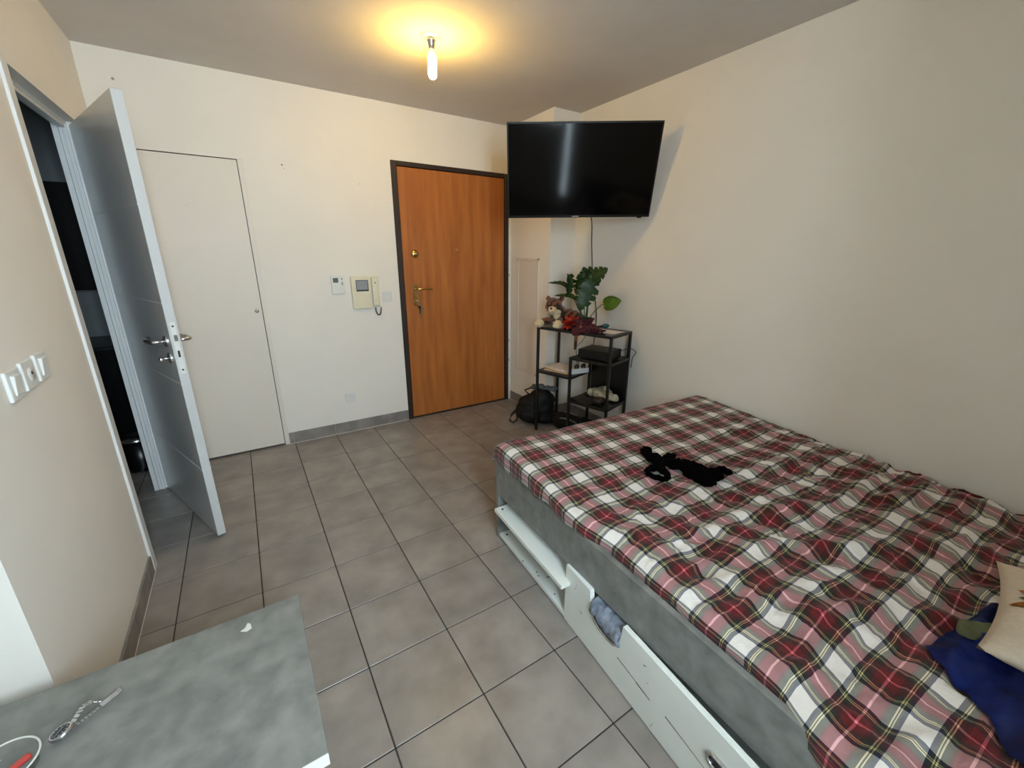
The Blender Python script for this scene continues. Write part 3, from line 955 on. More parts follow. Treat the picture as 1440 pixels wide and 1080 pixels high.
# maroon scarf beside it
mb = MB()
random.seed(11)
for k in range(26):
    t = k / 25
    mb.ell((-0.085 + 0.15 * t + random.uniform(-0.02, 0.02), random.uniform(-0.055, 0.005), random.uniform(0.014, 0.075 - 0.03 * t)), (random.uniform(0.020, 0.034), random.uniform(0.014, 0.022), random.uniform(0.014, 0.024)), rz(random.uniform(0, 3)) @ rx(random.uniform(-0.5, 0.5)))
mb.ell((-0.045, -0.070, 0.012), (0.050, 0.020, 0.026))
mb.ell((-0.055, -0.082, -0.008), (0.038, 0.008, 0.026))
mb.ell((0.09, 0.02, 0.014), (0.05, 0.016, 0.012), rz(0.5))
sf = link('knitted_scarf', remesh(mb, 0.005, 2, 'knitted_scarf', 0.010, 75), 'maroon')
sf.location = S(0.425, 0.072, SH)
sf.rotation_euler = (0, 0, SA)
tag(sf, 'crumpled maroon scarf in front of the plant pot', 'scarf')
# --- brush, paper
hb = thing('hair_brush', 'black handled brush with a teal end on the shelf top', 'brush', S(0.415, 0.245, SH), SA + 0.85)
MB().tube([(-0.09, 0, 0.012), (-0.04, 0, 0.014), (0.0, 0, 0.016), (0.03, 0, 0.018)], [0.006, 0.008, 0.007, 0.010], 10).build('handle', 'dark', hb, True)
MB().ell((0.055, 0, 0.020), (0.030, 0.016, 0.018)).build('head', 'teal', hb, True)
pa = tag(MB().prism([(-0.10, -0.065, 0), (0.075, -0.075, 0), (0.10, 0.055, 0.001), (-0.075, 0.07, 0.001)], (0, 0, 0.002)).build('paper_sheet', 'paper'), 'white paper sheet lying on the shelf top by the plant', 'paper')
pa.location = S(0.545, 0.165, SH + 0.0005)
pa.rotation_euler = (0, 0, SA + 0.1)
# --- set-top box
bx = thing('set_top_box', 'black set-top box on the middle shelf level', 'electronics', S(0.505, 0.125, 0.69), SA + 0.05)
MB().b2((-0.125, -0.105, 0.008), (0.125, 0.105, 0.074), 0.004, 2).build('case', 'tv_body', bx)
MB().b2((-0.12, -0.107, 0.014), (0.12, -0.104, 0.068), 0.001, 1).build('front_panel', 'black_gloss', bx)
for x in (-0.1, 0.1):
    for y in (-0.085, 0.085):
        MB().lathe([(0, 0), (0.010, 0), (0.010, 0.008), (0, 0.008)], 12, (x, y, 0)).build('foot', 'dark', bx)
MB().b2((-0.09, -0.1095, 0.036), (-0.06, -0.106, 0.044)).build('indicator', 'darksteel', bx)
cable('signal_cable', 'black loop of cable at the side of the set-top box', [S(0.58, 0.22, 0.735), S(0.64, 0.245, 0.755), S(0.69, 0.27, 0.765), S(0.72, 0.28, 0.74), S(0.70, 0.275, 0.70), S(0.69, 0.285, 0.62)], 0.003)
# --- level with papers and power strip
st = [('paper2', 0.012, 0.22, 0.20, 0.06), ('paper', 0.004, 0.20, 0.18, -0.12), ('paper', 0.003, 0.21, 0.19, 0.02), ('paper', 0.003, 0.19, 0.17, -0.05)]
z = 0.53
names = ['brown folder at the bottom of the paper pile on the shelf', 'white paper just above the brown folder on the shelf', 'white paper in the middle of the shelf pile', 'white paper on top of the pile above the backpack']
for k, (mt, hgt, lx, lyy, rr) in enumerate(st):
    o = tag(MB().b2((-lx / 2, -lyy / 2, 0), (lx / 2, lyy / 2, hgt), 0.0008, 1).build('folder' if k == 0 else 'paper_sheet', mt), names[k], 'folder' if k == 0 else 'paper', 'papers on the low shelf level')
    o.location = S(0.150 - 0.006 * k, 0.150 + 0.008 * k, z)
    o.rotation_euler = (0, 0, SA + rr)
    z += hgt
ps = thing('power_strip', 'white power strip with two black plugs on the low shelf level', 'power strip', S(0.302, 0.150, 0.53), SA + 1.15)
MB().b2((-0.095, -0.024, 0), (0.095, 0.024, 0.042), 0.004, 2).build('body', 'plastic', ps)
for x in (-0.01, 0.055):
    pg = MB().lathe([(0, 0.030), (0.012, 0.028), (0.018, 0.012), (0.019, 0)], 16, (x, 0, 0.042)).build('plug', 'dark', ps, True)
    MB().tube([(x, 0, 0.070), (x, 0.004, 0.092), (x + 0.012, 0.012, 0.105), (x + 0.028, 0.02, 0.09), (x + 0.034, 0.024, 0.05), (x + 0.036, 0.03, 0.0)], 0.003, 6).build('cord', 'dark', pg, True)
cable('thin_cable', 'thin black cable dangling from the shelf top past the tiger tail', [S(0.50, 0.02, 0.90), S(0.47, -0.012, 0.885), S(0.43, -0.012, 0.83), S(0.385, -0.012, 0.78), S(0.365, 0.03, 0.70)], 0.002)
# --- bottom level
tbk = tag(MB().b2((-0.10, -0.065, 0), (0.10, 0.065, 0.010), 0.003, 2).build('tablet', 'darksteel'), 'grey tablet lying on the lowest visible shelf', 'tablet')
tbk.location = S(0.425, 0.075, 0.345)
tbk.rotation_euler = (0, 0, SA - 0.25)
mb = MB()
random.seed(5)
for k in range(14):
    t = k / 13
    mb.ell((-0.10 + 0.20 * t, random.uniform(-0.03, 0.04), 0.030 + 0.045 * math.sin(PI * min(1, t * 1.15)) * random.uniform(0.4, 1)), (0.042, 0.045, random.uniform(0.022, 0.034)), rz(random.uniform(0, 3)) @ rx(random.uniform(-0.4, 0.4)))
o = link('beige_cloth', remesh(mb, 0.008, 3, 'beige_cloth', 0.010, 40), 'beige_fab')
o.location = S(0.505, 0.205, 0.345)
o.rotation_euler = (0, 0, SA)
tag(o, 'crumpled beige cloth on the lowest visible shelf', 'cloth')
bw = thing('dark_cup', 'dark brown round bowl in front of the beige cloth', 'bowl', S(0.545, 0.085, 0.345))
MB().lathe([(0, 0.0), (0.030, 0.0), (0.042, 0.016), (0.045, 0.045), (0.041, 0.045), (0.037, 0.018), (0, 0.008)], 28).build('bowl_body', 'brown', bw, True)
cable('cable_coil', 'small black coil of cable on the lowest visible shelf', [S(0.385 + 0.022 * math.cos(a), 0.20 + 0.020 * math.sin(a), 0.350 + 0.02 * (0.5 + 0.5 * math.sin(a * 0.5))) for a in [k * 0.7 for k in range(20)]], 0.0025)

# ------------------------------------------------------------------ backpack by the shelf
bpk = thing('backpack', 'black nylon backpack slumped on the floor under the shelf', 'backpack', (2.490, -0.244, 0), -0.62)
bpk.scale = (1.22, 1.04, 1.06)
mb = MB()
mb.ell((0.0, 0.0, 0.13), (0.145, 0.115, 0.125))
mb.ell((0.04, 0.0, 0.19), (0.105, 0.095, 0.10))
mb.ell((-0.07, -0.02, 0.09), (0.085, 0.10, 0.068))
mb.ell((0.06, -0.015, 0.06), (0.10, 0.12, 0.058))
mb.ell((-0.03, -0.055, 0.10), (0.09, 0.075, 0.075))
me = remesh(mb, 0.010, 4, 'bag', 0.014, 13, 3.0)
for v in me.vertices:
    v.co.z = max(v.co.z, 0.003)
link('bag_body', me, 'black_fab', bpk)
mb = MB()
mb.ell((-0.035, -0.105, 0.085), (0.085, 0.040, 0.060))
link('front_pocket', remesh(mb, 0.008, 3, 'pocket', 0.008, 20), 'black_fab', bpk)
MB().tube([(-0.11, -0.095, 0.13), (-0.06, -0.142, 0.145), (0.0, -0.152, 0.15), (0.05, -0.130, 0.145)], 0.003, 6).build('zip', 'dark', bpk, True)
MB().tube([(-0.14, -0.03, 0.11), (-0.175, -0.05, 0.07), (-0.185, -0.06, 0.025), (-0.160, -0.07, 0.010), (-0.135, -0.06, 0.03), (-0.13, -0.05, 0.07)], 0.009, 8).build('strap', 'dark', bpk, True)
MB().tube([(-0.05, 0.0, 0.24), (-0.08, 0.0, 0.275), (-0.02, 0.0, 0.305), (0.03, 0.0, 0.285)], 0.007, 8).build('top_handle', 'dark', bpk, True)
mb = MB()
random.seed(21)
for k in range(10):
    t = k / 9
    mb.ell((-0.09 + 0.18 * t, 0.02 * math.sin(5 * t), 0.018 + random.uniform(0, 0.02)), (0.034, 0.036, 0.017), rz(random.uniform(0, 3)))
o = link('grey_garment', remesh(mb, 0.007, 3, 'grey_garment', 0.010, 45), 'grey_fab')
o.location = (2.546, -0.283, 0.290)
o.rotation_euler = (0.0, 0.10, -0.62)
tag(o, 'crumpled grey garment lying on top of the black backpack', 'garment')
bg2 = thing('sports_bag', 'low black sports bag on the floor behind the bed corner', 'bag', (2.605, -0.64, 0.0), SA)
mb = MB()
mb.ell((-0.10, 0.0, 0.085), (0.11, 0.085, 0.08))
mb.ell((0.10, 0.0, 0.085), (0.11, 0.085, 0.08))
mb.ell((0.0, 0.0, 0.09), (0.13, 0.09, 0.068))
me = remesh(mb, 0.012, 4, 'bag', 0.012, 15, 8.0)
for v in me.vertices:
    v.co.z = max(v.co.z, 0.002)
link('bag_body', me, 'black_fab', bg2)
MB().tube([(-0.09, -0.07, 0.11), (-0.07, -0.105, 0.15), (0.0, -0.11, 0.165), (0.07, -0.105, 0.15), (0.09, -0.07, 0.11)], 0.008, 8).build('carry_strap', 'grey_fab', bg2, True)

# ------------------------------------------------------------------ bed
BA = math.radians(2.5)
BO = Vector((1.378, -1.440, 0))
bed = thing('bed_frame', 'grey concrete-look bed frame with white under-bed drawers', 'bed', BO, -BA)
BW, BL_, BH = 1.49, 2.02, 0.445
MB().b2((0, -BL_, 0.262), (0.022, -0.022, BH), 0.0015, 1).build('side_panel', 'concrete', bed)
MB().b2((BW - 0.022, -BL_, 0.0), (BW, -0.022, BH), 0.0015, 1).build('side_panel', 'concrete', bed)
MB().b2((0, -0.022, 0), (BW, 0, BH), 0.0015, 1).build('foot_panel', 'concrete', bed)
MB().b2((0, -BL_ - 0.022, 0), (BW, -BL_, 0.60), 0.0015, 1).build('head_panel', 'concrete', bed)
MB().b2((0.022, -BL_, 0.275), (BW - 0.022, -0.022, 0.293)).build('slat_base', 'white_lam', bed)
MB().b2((0.42, -BL_, 0.0), (0.438, -0.022, 0.275)).build('inner_divider', 'concrete', bed)
MB().b2((0.02, -0.668, 0.0), (0.42, -0.650, 0.262)).build('inner_divider', 'white_lam', bed)
# open compartment with two white boards
ub = MB().prism([(-0.037, -0.050, 0.190), (0.40, -0.030, 0.190), (0.40, -0.632, 0.190), (-0.053, -0.632, 0.190)], (0, 0, 0.018)).build('top_board', 'white_lam', bed)
lb = MB().prism([(0.006, -0.024, 0.012), (0.41, -0.024, 0.012), (0.41, -0.646, 0.012), (-0.012, -0.646, 0.012)], (0, 0, 0.018)).build('bottom_board', 'white_lam', bed)
for o, x, y, z in ((ub, -0.005, -0.075, 0.2084), (lb, 0.032, -0.055, 0.0304)):
    MB().lathe([(0, 0.0006), (0.006, 0.0006), (0.006, -0.001)], 14, (x, y, z)).build('screw_hole', 'dark', o)
random.seed(3)
for k in range(7):
    MB().ell((random.uniform(0.0, 0.05), random.uniform(-0.60, -0.2), 0.0315), (0.004, 0.003, 0.0015)).build('crumb', 'scratch', lb)
# pulled out drawer
A0 = Vector((1.340, -2.045, 0))
da = math.atan2(-0.996, -0.089)


def to_bed(p):
    return rz(BA) @ (Vector(p) - BO)


dr_m = Matrix.Translation(to_bed(A0)) @ Matrix.Rotation(da + BA, 4, 'Z')   # local x along the front, y into the bed
DL = 1.30
out = [(0, 0, 0.006), (DL, 0, 0.006), (DL, 0, 0.272), (0.322, 0, 0.272)]
out += [(0.318, 0, 0.235), (0.310, 0, 0.195), (0.300, 0, 0.170), (0.285, 0, 0.158), (0.255, 0, 0.155), (0.205, 0, 0.157), (0.180, 0, 0.166), (0.165, 0, 0.195), (0.155, 0, 0.235), (0.149, 0, 0.272), (0, 0, 0.272)]
mb = MB().prism(out, (0, 0.018, 0))
me = mb.mesh('drawer_front')
me.transform(dr_m)
df = link('drawer', me, 'white_lam', bed)


def dpart(mb, name, mat, smooth=False):
    me = mb.mesh(name, smooth)
    me.transform(dr_m)
    return link(name, me, mat, df)


dpart(MB().b2((0.02, 0.018, 0.02), (0.036, 0.40, 0.16)).b2((DL - 0.036, 0.018, 0.02), (DL - 0.02, 0.40, 0.16)).b2((0.02, 0.018, 0.02), (DL - 0.02, 0.40, 0.030)).b2((0.02, 0.385, 0.02), (DL - 0.02, 0.40, 0.16)), 'drawer_box', 'white_lam')
dpart(MB().tube([(0.165, 0.004, 0.182), (0.182, 0.002, 0.164), (0.21, 0.001, 0.156), (0.255, 0.001, 0.154), (0.285, 0.002, 0.157), (0.301, 0.004, 0.170)], 0.005, 8), 'grip_lip', 'steel', True)
cap = []
for k in range(28):
    a = 2 * PI * k / 28
    cap.append(((0.715 if math.cos(a) > 0 else 0.680) + 0.020 * math.cos(a), -0.003, 0.172 + 0.020 * math.sin(a)))
cap2 = [((0.780 if x > 0.70 else x), y, z) for x, y, z in cap]
dpart(MB().tube(cap2, 0.006, 8, True), 'slot_handle', 'steel', True)
dpart(MB().prism([(x, -0.001, z) for x, y, z in cap2], (0, 0.002, 0)), 'slot_recess', 'darksteel')
for (d0, z0, d1, z1, wd) in ((0.31, 0.128, 0.40, 0.122, 0.0022), (0.40, 0.120, 0.46, 0.116, 0.0030), (0.52, 0.124, 0.60, 0.118, 0.0022), (0.60, 0.117, 0.66, 0.112, 0.0016), (0.06, 0.20, 0.072, 0.235, 0.0012), (0.10, 0.135, 0.112, 0.128, 0.0018), (0.42, 0.215, 0.432, 0.222, 0.0018), (0.44, 0.160, 0.447, 0.175, 0.0010), (0.475, 0.02, 0.482, 0.045, 0.0022)):
    dpart(MB().prism([(d0, -0.0003, z0 - wd), (d1, -0.0003, z1 - wd), (d1, -0.0003, z1 + wd * 0.3), (d0, -0.0003, z0 + wd)], (0, 0.0006, 0)), 'scratch', 'scratch')
# rolled jeans in the cut-out
jr = []
mb = MB()
rows, cols = 34, 22
for i in range(rows):
    t = i / (rows - 1)
    ring = []
    for k in range(cols):
        a = 2 * PI * k / cols
        rr = 0.039 + 0.0012 * math.sin(t * 23) + 0.007 * noise.noise(Vector((t * 9, math.cos(a) * 2, math.sin(a) * 2)))
        if t > 0.9:
            rr += 0.004
        ring.append(mb.bm.verts.new((0.165 + 0.150 * t, 0.030 + rr * 1.15 * math.cos(a), 0.212 - 0.008 * t + rr * 0.92 * math.sin(a))))
    jr.append(ring)
# hollow cuff
for f_, dx in ((0.78, 0.0), (0.70, -0.05), (0.0, -0.05)):
    last = jr[-1] if f_ == 0.78 else jr[-1]
    cx = sum((v.co for v in jr[rows - 1]), Vector()) / cols
    ring = [mb.bm.verts.new((cx.x + dx, cx.y + (v.co.y - cx.y) * max(f_, 0.02), cx.z + (v.co.z - cx.z) * max(f_, 0.02))) for v in jr[rows - 1]]
    jr.append(ring)
for A, B in zip(jr, jr[1:]):
    for k in range(cols):
        mb.bm.faces.new((A[k], A[(k + 1) % cols], B[(k + 1) % cols], B[k]))
mb.bm.faces.new(jr[0])
me = mb.mesh('rolled_jeans', True)
me.transform(Matrix.Translation(BO) @ Matrix.Rotation(-BA, 4, 'Z') @ dr_m)
tag(link('rolled_jeans', me, 'denim'), 'faded blue denim leg poking out of the drawer cut-out', 'jeans')


# --- mattress and plaid cover
def ztop(x, v):
    """height of the cover above the floor; x across, v from the far end towards the head"""
    z = 0.548 - 0.062 * sst(0.05, 1.05, v) - 0.010 * sst(1.0, 1.6, v)
    z += 0.010 * sst(0.9, 1.4, x) * sst(0.4, 0.8, v)
    z -= 0.020 * (1 - sst(0.0, 0.45, x)) * sst(0.2, 1.0, v)
    return z


mt = thing('mattress', 'mattress under the plaid cover', 'mattress', BO, -BA)
mb = MB()
gx, gy = 30, 40
top = [[None] * (gx + 1) for _ in range(gy + 1)]
bot = [[None] * (gx + 1) for _ in range(gy + 1)]
for j in range(gy + 1):
    v = 0.03 + (BL_ - 0.06) * j / gy
    for i in range(gx + 1):
        x = 0.055 + (BW - 0.11) * i / gx
        ed = 0.03 if i in (0, gx) or j in (0, gy) else 0
        top[j][i] = mb.bm.verts.new((x, -v, ztop(x, v) - 0.042 - ed))
        bot[j][i] = mb.bm.verts.new((x, -v, 0.2935))
for j in range(gy):
    for i in range(gx):
        mb.bm.faces.new((top[j][i], top[j][i + 1], top[j + 1][i + 1], top[j + 1][i]))
        mb.bm.faces.new((bot[j][i], bot[j + 1][i], bot[j + 1][i + 1], bot[j][i + 1]))
for j in range(gy):
    for i in (0, gx):
        mb.bm.faces.new((top[j][i], top[j + 1][i], bot[j + 1][i], bot[j][i]))
for i in range(gx):
    for j in (0, gy):
        mb.bm.faces.new((top[j][i], top[j][i + 1], bot[j][i + 1], bot[j][i]))
mb.build('mattress_body', 'mattress', mt, True)

# folds: (x0, v0, x1, v1, height, width)
FOLDS = [(0.50, 0.95, 1.40, 1.12, 0.022, 0.030), (0.42, 1.08, 0.95, 1.32, 0.020, 0.028), (0.80, 0.70, 1.48, 0.95, 0.016, 0.030), (1.05, 1.22, 1.48, 1.18, 0.030, 0.040),
         (0.18, 0.86, 0.55, 1.02, 0.014, 0.025), (0.95, 0.40, 1.48, 0.62, 0.012, 0.03), (0.30, 1.30, 0.75, 1.55, 0.018, 0.03), (0.62, 0.80, 0.80, 1.02, 0.014, 0.02),
         (0.10, 1.15, 0.42, 1.30, 0.014, 0.025), (1.25, 0.25, 1.48, 0.55, 0.014, 0.03), (1.30, 1.32, 1.49, 1.27, 0.024, 0.03), (0.55, 0.42, 0.85, 0.52, 0.006, 0.02)]


def wrinkle(x, v):
    d = 0.0
    for (x0, v0, x1, v1, h, wd) in FOLDS:
        ex, ev = x1 - x0, v1 - v0
        t = max(0, min(1, ((x - x0) * ex + (v - v0) * ev) / (ex * ex + ev * ev)))
        px, pv = x0 + ex * t, v0 + ev * t + 0.025 * math.sin(7 * t + x0 * 9)
        r2 = (x - px) ** 2 + (v - pv) ** 2
        d += h * math.exp(-r2 / (wd * wd)) * (0.35 + 0.65 * math.sin(PI * min(max(t, 0.08), 0.92)))
    amp = 0.005 + 0.012 * sst(0.30, 0.95, v)
    q = Vector((x * 5.0 + v * 2.5, v * 8.0 - x * 1.5, 0.3))
    d += amp * noise.noise(q) + amp * 0.55 * noise.noise(q * 2.3 + Vector((4, 1, 0)))
    d += amp * 0.75 * (1 - abs(noise.noise(Vector((x * 9 + v * 7, v * 12 - x * 5, 7.0)))) * 2.2)
    d += amp * 0.40 * (1 - abs(noise.noise(Vector((x * 21 - v * 11, v * 19 + x * 9, 3.0)))) * 2.2)
    return d


SHN = 118
vs = [-0.16 + 0.012 * k for k in range(15)] + [0.02 + 0.0125 * k for k in range(162)]
us = [-0.150 + 0.0094 * k for k in range(16)] + [0.0 + 0.0135 * k for k in range(1, 111)]
me_v, me_uv, me_f = [], [], []
R0 = 0.040
for v in vs:
    xm = -0.014 + 0.046 * sst(0.62, 0.80, v) - 0.042 * sst(1.34, 1.48, v)
    zh = 0.456 - 0.026 * sst(0.55, 0.80, v) - 0.045 * sst(1.35, 1.50, v)
    zh += 0.010 * noise.noise(Vector((v * 11, 0, 2))) + 0.006 * math.sin(v * 31)
    for u in us:
        # along the bed: flat, rounded far edge, hanging end
        vv = max(v, 0.0)
        if v >= R0:
            y, dv = -v, 0.0
        else:
            s_ = R0 - v
            a = min(s_ / R0, PI / 2)
            y = -(R0 - R0 * math.sin(a))
            dv = R0 * (1 - math.cos(a)) + max(0.0, s_ - R0 * PI / 2)
            y += 0.012 * a / (PI / 2)
        # across the bed: flat, rounded left edge, hanging side
        if u >= 0:
            x, du = xm + R0 + u, 0.0
        else:
            s_ = -u
            a = min(s_ / R0, PI / 2)
            x = xm + R0 - R0 * math.sin(a)
            du = R0 * (1 - math.cos(a)) + max(0.0, s_ - R0 * PI / 2)
        edge = 1.0 if u >= 0 else max(0.0, 1 + u / 0.03)
        zt = ztop(max(x, 0), vv) + wrinkle(max(x, 0), vv) * edge * (1.0 if v > 0.06 else 0.4)
        # side hem follows its own line
        if u < 0:
            tot = R0 + (0.150 - R0 * PI / 2)
            du = du * max(zt - zh, 0.02) / tot
            x += 0.006 * noise.noise(Vector((v * 14, u * 8, 1.0)))
        z = max(zt - du - dv, zh if v > -0.02 else min(zh, 0.44))
        xo = min(x, BW + 0.002)
        me_v.append((xo, y, z))
        wob = 0.014 * noise.noise(Vector((u * 6, v * 6, 9.0))) * sst(0.1, 0.8, v)
        wob2 = 0.014 * noise.noise(Vector((u * 6, v * 6, 19.0))) * sst(0.1, 0.8, v)
        me_uv.append((u + 0.012 + wob + 0.10 * v * 0, v + 0.022 + wob2))
nu = len(us)
for j in range(len(vs) - 1):
    for i in range(nu - 1):
        a = j * nu + i
        me_f.append((a, a + 1, a + nu + 1, a + nu))
me = bpy.data.meshes.new('plaid_cover')
me.from_pydata(me_v, [], me_f)
uvl = me.uv_layers.new(name='UVMap')
for lp_ in me.loops:
    uvl.data[lp_.index].uv = me_uv[lp_.vertex_index]
me.polygons.foreach_set('use_smooth', [True] * len(me.polygons))
cv = link('plaid_bed_cover', me, 'plaid')
cv.location = BO
cv.rotation_euler = (0, 0, -BA)
sd = cv.modifiers.new('thickness', 'SOLIDIFY')
sd.thickness = 0.003
sd.offset = 1
tag(cv, 'rumpled red, white and green tartan cover spread over the bed', 'bed cover')


def on_bed(wx, wy):
    """height of the cover at a world position"""
    p = to_bed((wx, wy, 0))
    return ztop(p.x, -p.y) + wrinkle(p.x, -p.y) + 0.004


# --- black garment
mb = MB()


def gp(wx, wy, dz):
    return (wx - 1.97, wy + 2.07, on_bed(wx, wy) - 0.5 + dz)


ring = [gp(1.835 + 0.040 * math.cos(2 * PI * k / 16), -2.035 + 0.046 * math.sin(2 * PI * k / 16), 0.010) for k in range(16)]
mb.tube(ring, 0.014, 8, True)
for (wx, wy, a, b, c, r_) in ((1.935, -1.885, 0.035, 0.022, 0.016, 0.4), (1.925, -1.935, 0.035, 0.025, 0.018, -0.8), (1.905, -1.985, 0.045, 0.022, 0.016, 0.7), (1.99, -1.975, 0.045, 0.020, 0.018, 0.2), (1.97, -2.02, 0.050, 0.026, 0.020, -0.7),
                               (2.00, -2.06, 0.055, 0.034, 0.022, -0.9), (1.99, -2.12, 0.055, 0.038, 0.024, -0.6), (2.02, -2.10, 0.045, 0.035, 0.022, 0.5), (1.98, -2.165, 0.045, 0.035, 0.018, 0.2), (2.06, -2.15, 0.025, 0.020, 0.018, 0.3), (2.10, -2.17, 0.018, 0.030, 0.016, 0.4), (2.03, -2.17, 0.035, 0.03, 0.02, 0.9), (1.88, -2.00, 0.03, 0.018, 0.014, 0.5)):
    mb.ell(gp(wx, wy, 0.012), (a * 1.12, b * 1.3, c * 1.15), rz(r_))
o = link('black_garment', remesh(mb, 0.006, 2, 'black_garment', 0.009, 55), 'black_lace')
o.location = (1.955, -2.095, 0.5)
tag(o, 'crumpled black garment with a loop lying on the tartan cover', 'garment')

# --- blue jacket and cushion by the bed head
def jacket_pt(a, b):
    """a from the tip side to under the cushion, b along the bed"""
    L0 = Vector((1.748, -2.945)).lerp(Vector((1.565, -3.13)), min(1, b * 2)) if b < 0.5 else Vector((1.565, -3.13)).lerp(Vector((1.46, -3.36)), b * 2 - 1)
    R0_ = Vector((2.06, -3.005)).lerp(Vector((2.10, -3.38)), b)
    return L0.lerp(R0_, a)


mb = MB()
g = []
NA, NB_ = 44, 48
for j in range(NB_ + 1):
    row = []
    for i in range(NA + 1):
        a_, b_ = i / NA, j / NB_
        p = jacket_pt(a_, b_)
        e = min(1.0, 7 * min(a_, b_, 1 - b_) + 0.0)
        h = 0.006 + e * (0.016 + 0.020 * abs(math.sin(9.0 * b_ + 2.2 * a_ + 1.2 * noise.noise(Vector((a_ * 3, b_ * 3, 0))))) + 0.012 * noise.noise(Vector((a_ * 7, b_ * 9, 4.0))))
        h *= 1 - 0.35 * sst(0.55, 0.8, a_)
        row.append(mb.bm.verts.new((p.x - 1.8, p.y + 3.1, on_bed(p.x, p.y) - 0.5 + h)))
    g.append(row)
for j in range(NB_):
    for i in range(NA):
        mb.bm.faces.new((g[j][i], g[j][i + 1], g[j + 1][i + 1], g[j + 1][i]))
bmesh.ops.solidify(mb.bm, geom=mb.bm.faces[:], thickness=0.004)
o = link('blue_jacket', mb.mesh('blue_jacket', True), 'blue_fab')
o.location = (1.8, -3.1, 0.5)
tag(o, 'royal blue fabric jacket bunched under the cream cushion', 'jacket')
mb = MB()
mb.ell((0, 0, 0), (0.050, 0.026, 0.009)).ell((0.04, -0.02, 0.004), (0.03, 0.02, 0.008))
o = link('jacket_patch', remesh(mb, 0.005, 2, 'jacket_patch', 0.006, 50), 'print_green')
o.location = (1.855, -3.000, on_bed(1.855, -3.00) + 0.040)
o.rotation_euler = (0, 0, -0.2)
tag(o, 'small olive green rag lying on the blue jacket', 'rag')

cz = on_bed(2.08, -3.2)
cu = thing('cushion', 'cream cotton cushion printed with orange petals and leaves', 'cushion', (2.035, -3.250, cz + 0.068))
cu.rotation_euler = (0.0, 0.03, 0.09)
CS, CT = 0.255, 0.068


def cush(x, y):
    """half thickness and pinch of the cushion at -1..1 coordinates"""
    h = CT * ((1 - abs(x) ** 2.6) * (1 - abs(y) ** 2.6)) ** 0.55
    k = 1 - 0.085 * (1 - abs(y) ** 2) * abs(x) ** 3 if True else 1
    k2 = 1 - 0.085 * (1 - abs(x) ** 2) * abs(y) ** 3
    return CS * x * k, CS * y * k2, h


mb = MB()
N = 30
for sgn in (1, -1):
    g = []
    for j in range(N + 1):
        row = []
        for i in range(N + 1):
            a, b, h = cush(-1 + 2 * i / N, -1 + 2 * j / N)
            h += 0.004 * noise.noise(Vector((a * 18, b * 18, sgn)))
            if i in (0, N) or j in (0, N):
                h = 0
            row.append(mb.bm.verts.new((a, b, sgn * h)))
        g.append(row)
    for j in range(N):
        for i in range(N):
            mb.bm.faces.new((g[j][i], g[j][i + 1], g[j + 1][i + 1], g[j + 1][i]))
bmesh.ops.remove_doubles(mb.bm, verts=mb.bm.verts[:], dist=0.0005)
mb.build('cushion_body', 'cushion', cu, True)


def petal(cx, cy, a, L, Wd, mat):
    mb = MB()
    rows = []
    for i in range(13):
        t = i / 12
        wv = Wd * math.sin(PI * t) ** 0.8
        row = []
        for k in (-1, -0.33, 0.33, 1):
            x = cx + L * t * math.cos(a) - wv * k * math.sin(a)
            y = cy + L * t * math.sin(a) + wv * k * math.cos(a)
            X, Y, h = cush(x, y)
            row.append(mb.bm.verts.new((X, Y, h + 0.0055)))
        rows.append(row)
    for A, B in zip(rows, rows[1:]):
        for k in range(3):
            mb.bm.faces.new((A[k], A[k + 1], B[k + 1], B[k]))
    bmesh.ops.solidify(mb.bm, geom=mb.bm.faces[:], thickness=0.001)
    mb.build('printed_petal', mat, cu, True)


for (a, L, Wd, mt_) in ((2.05, 0.42, 0.055, 'print_green'), (1.72, 0.50, 0.075, 'print_orange'), (1.40, 0.44, 0.05, 'print_green'), (1.1, 0.5, 0.07, 'print_orange'), (0.5, 0.5, 0.07, 'print_orange'), (2.6, 0.5, 0.07, 'print_orange'), (3.3, 0.45, 0.05, 'print_green'), (4.2, 0.5, 0.07, 'print_orange'), (5.2, 0.5, 0.07, 'print_orange')):
    petal(-0.10 + 0.04 * math.cos(a), 0.40 + 0.04 * math.sin(a), a, L, Wd, mt_)

# ------------------------------------------------------------------ grey table
TX0, TX1, TY0, TY1, TZ = -0.475, 0.434, -2.362, -1.866, 0.45
tbl = thing('coffee_table', 'low table with a grey concrete-look top and white edge', 'table', ((TX0 + TX1) / 2, (TY0 + TY1) / 2, 0))
hx, hy = (TX1 - TX0) / 2, (TY1 - TY0) / 2
MB().b2((-hx, -hy + 0.002, TZ - 0.030), (hx, hy, TZ), 0.001, 1).build('table_top', 'concrete', tbl)
MB().b2((-hx, -hy, TZ - 0.0305), (hx, -hy + 0.002, TZ - 0.0005)).build('edge_band', 'white_lam', tbl)
MB().b2((-hx + 0.03, -hy + 0.03, 0.10), (hx - 0.03, hy - 0.03, TZ - 0.030), 0.001, 1).build('apron_box', 'white_lam', tbl)
for sx in (-1, 1):
    for sy in (-1, 1):
        MB().b2((sx * (hx - 0.03), sy * (hy - 0.03), 0), (sx * (hx - 0.08), sy * (hy - 0.08), 0.10), 0.002, 1).build('leg', 'white_lam', tbl)
# white flake and specks on the top
tag(MB().prism([(0.286, -1.926, TZ + 0.0004), (0.300, -1.935, TZ + 0.0004), (0.312, -1.930, TZ + 0.0004), (0.310, -1.912, TZ + 0.0004), (0.303, -1.905, TZ + 0.0004), (0.297, -1.920, TZ + 0.0004)], (0, 0, 0.0012)).build('paper_scrap', 'plastic'), 'tiny torn white paper scrap on the grey table', 'paper')

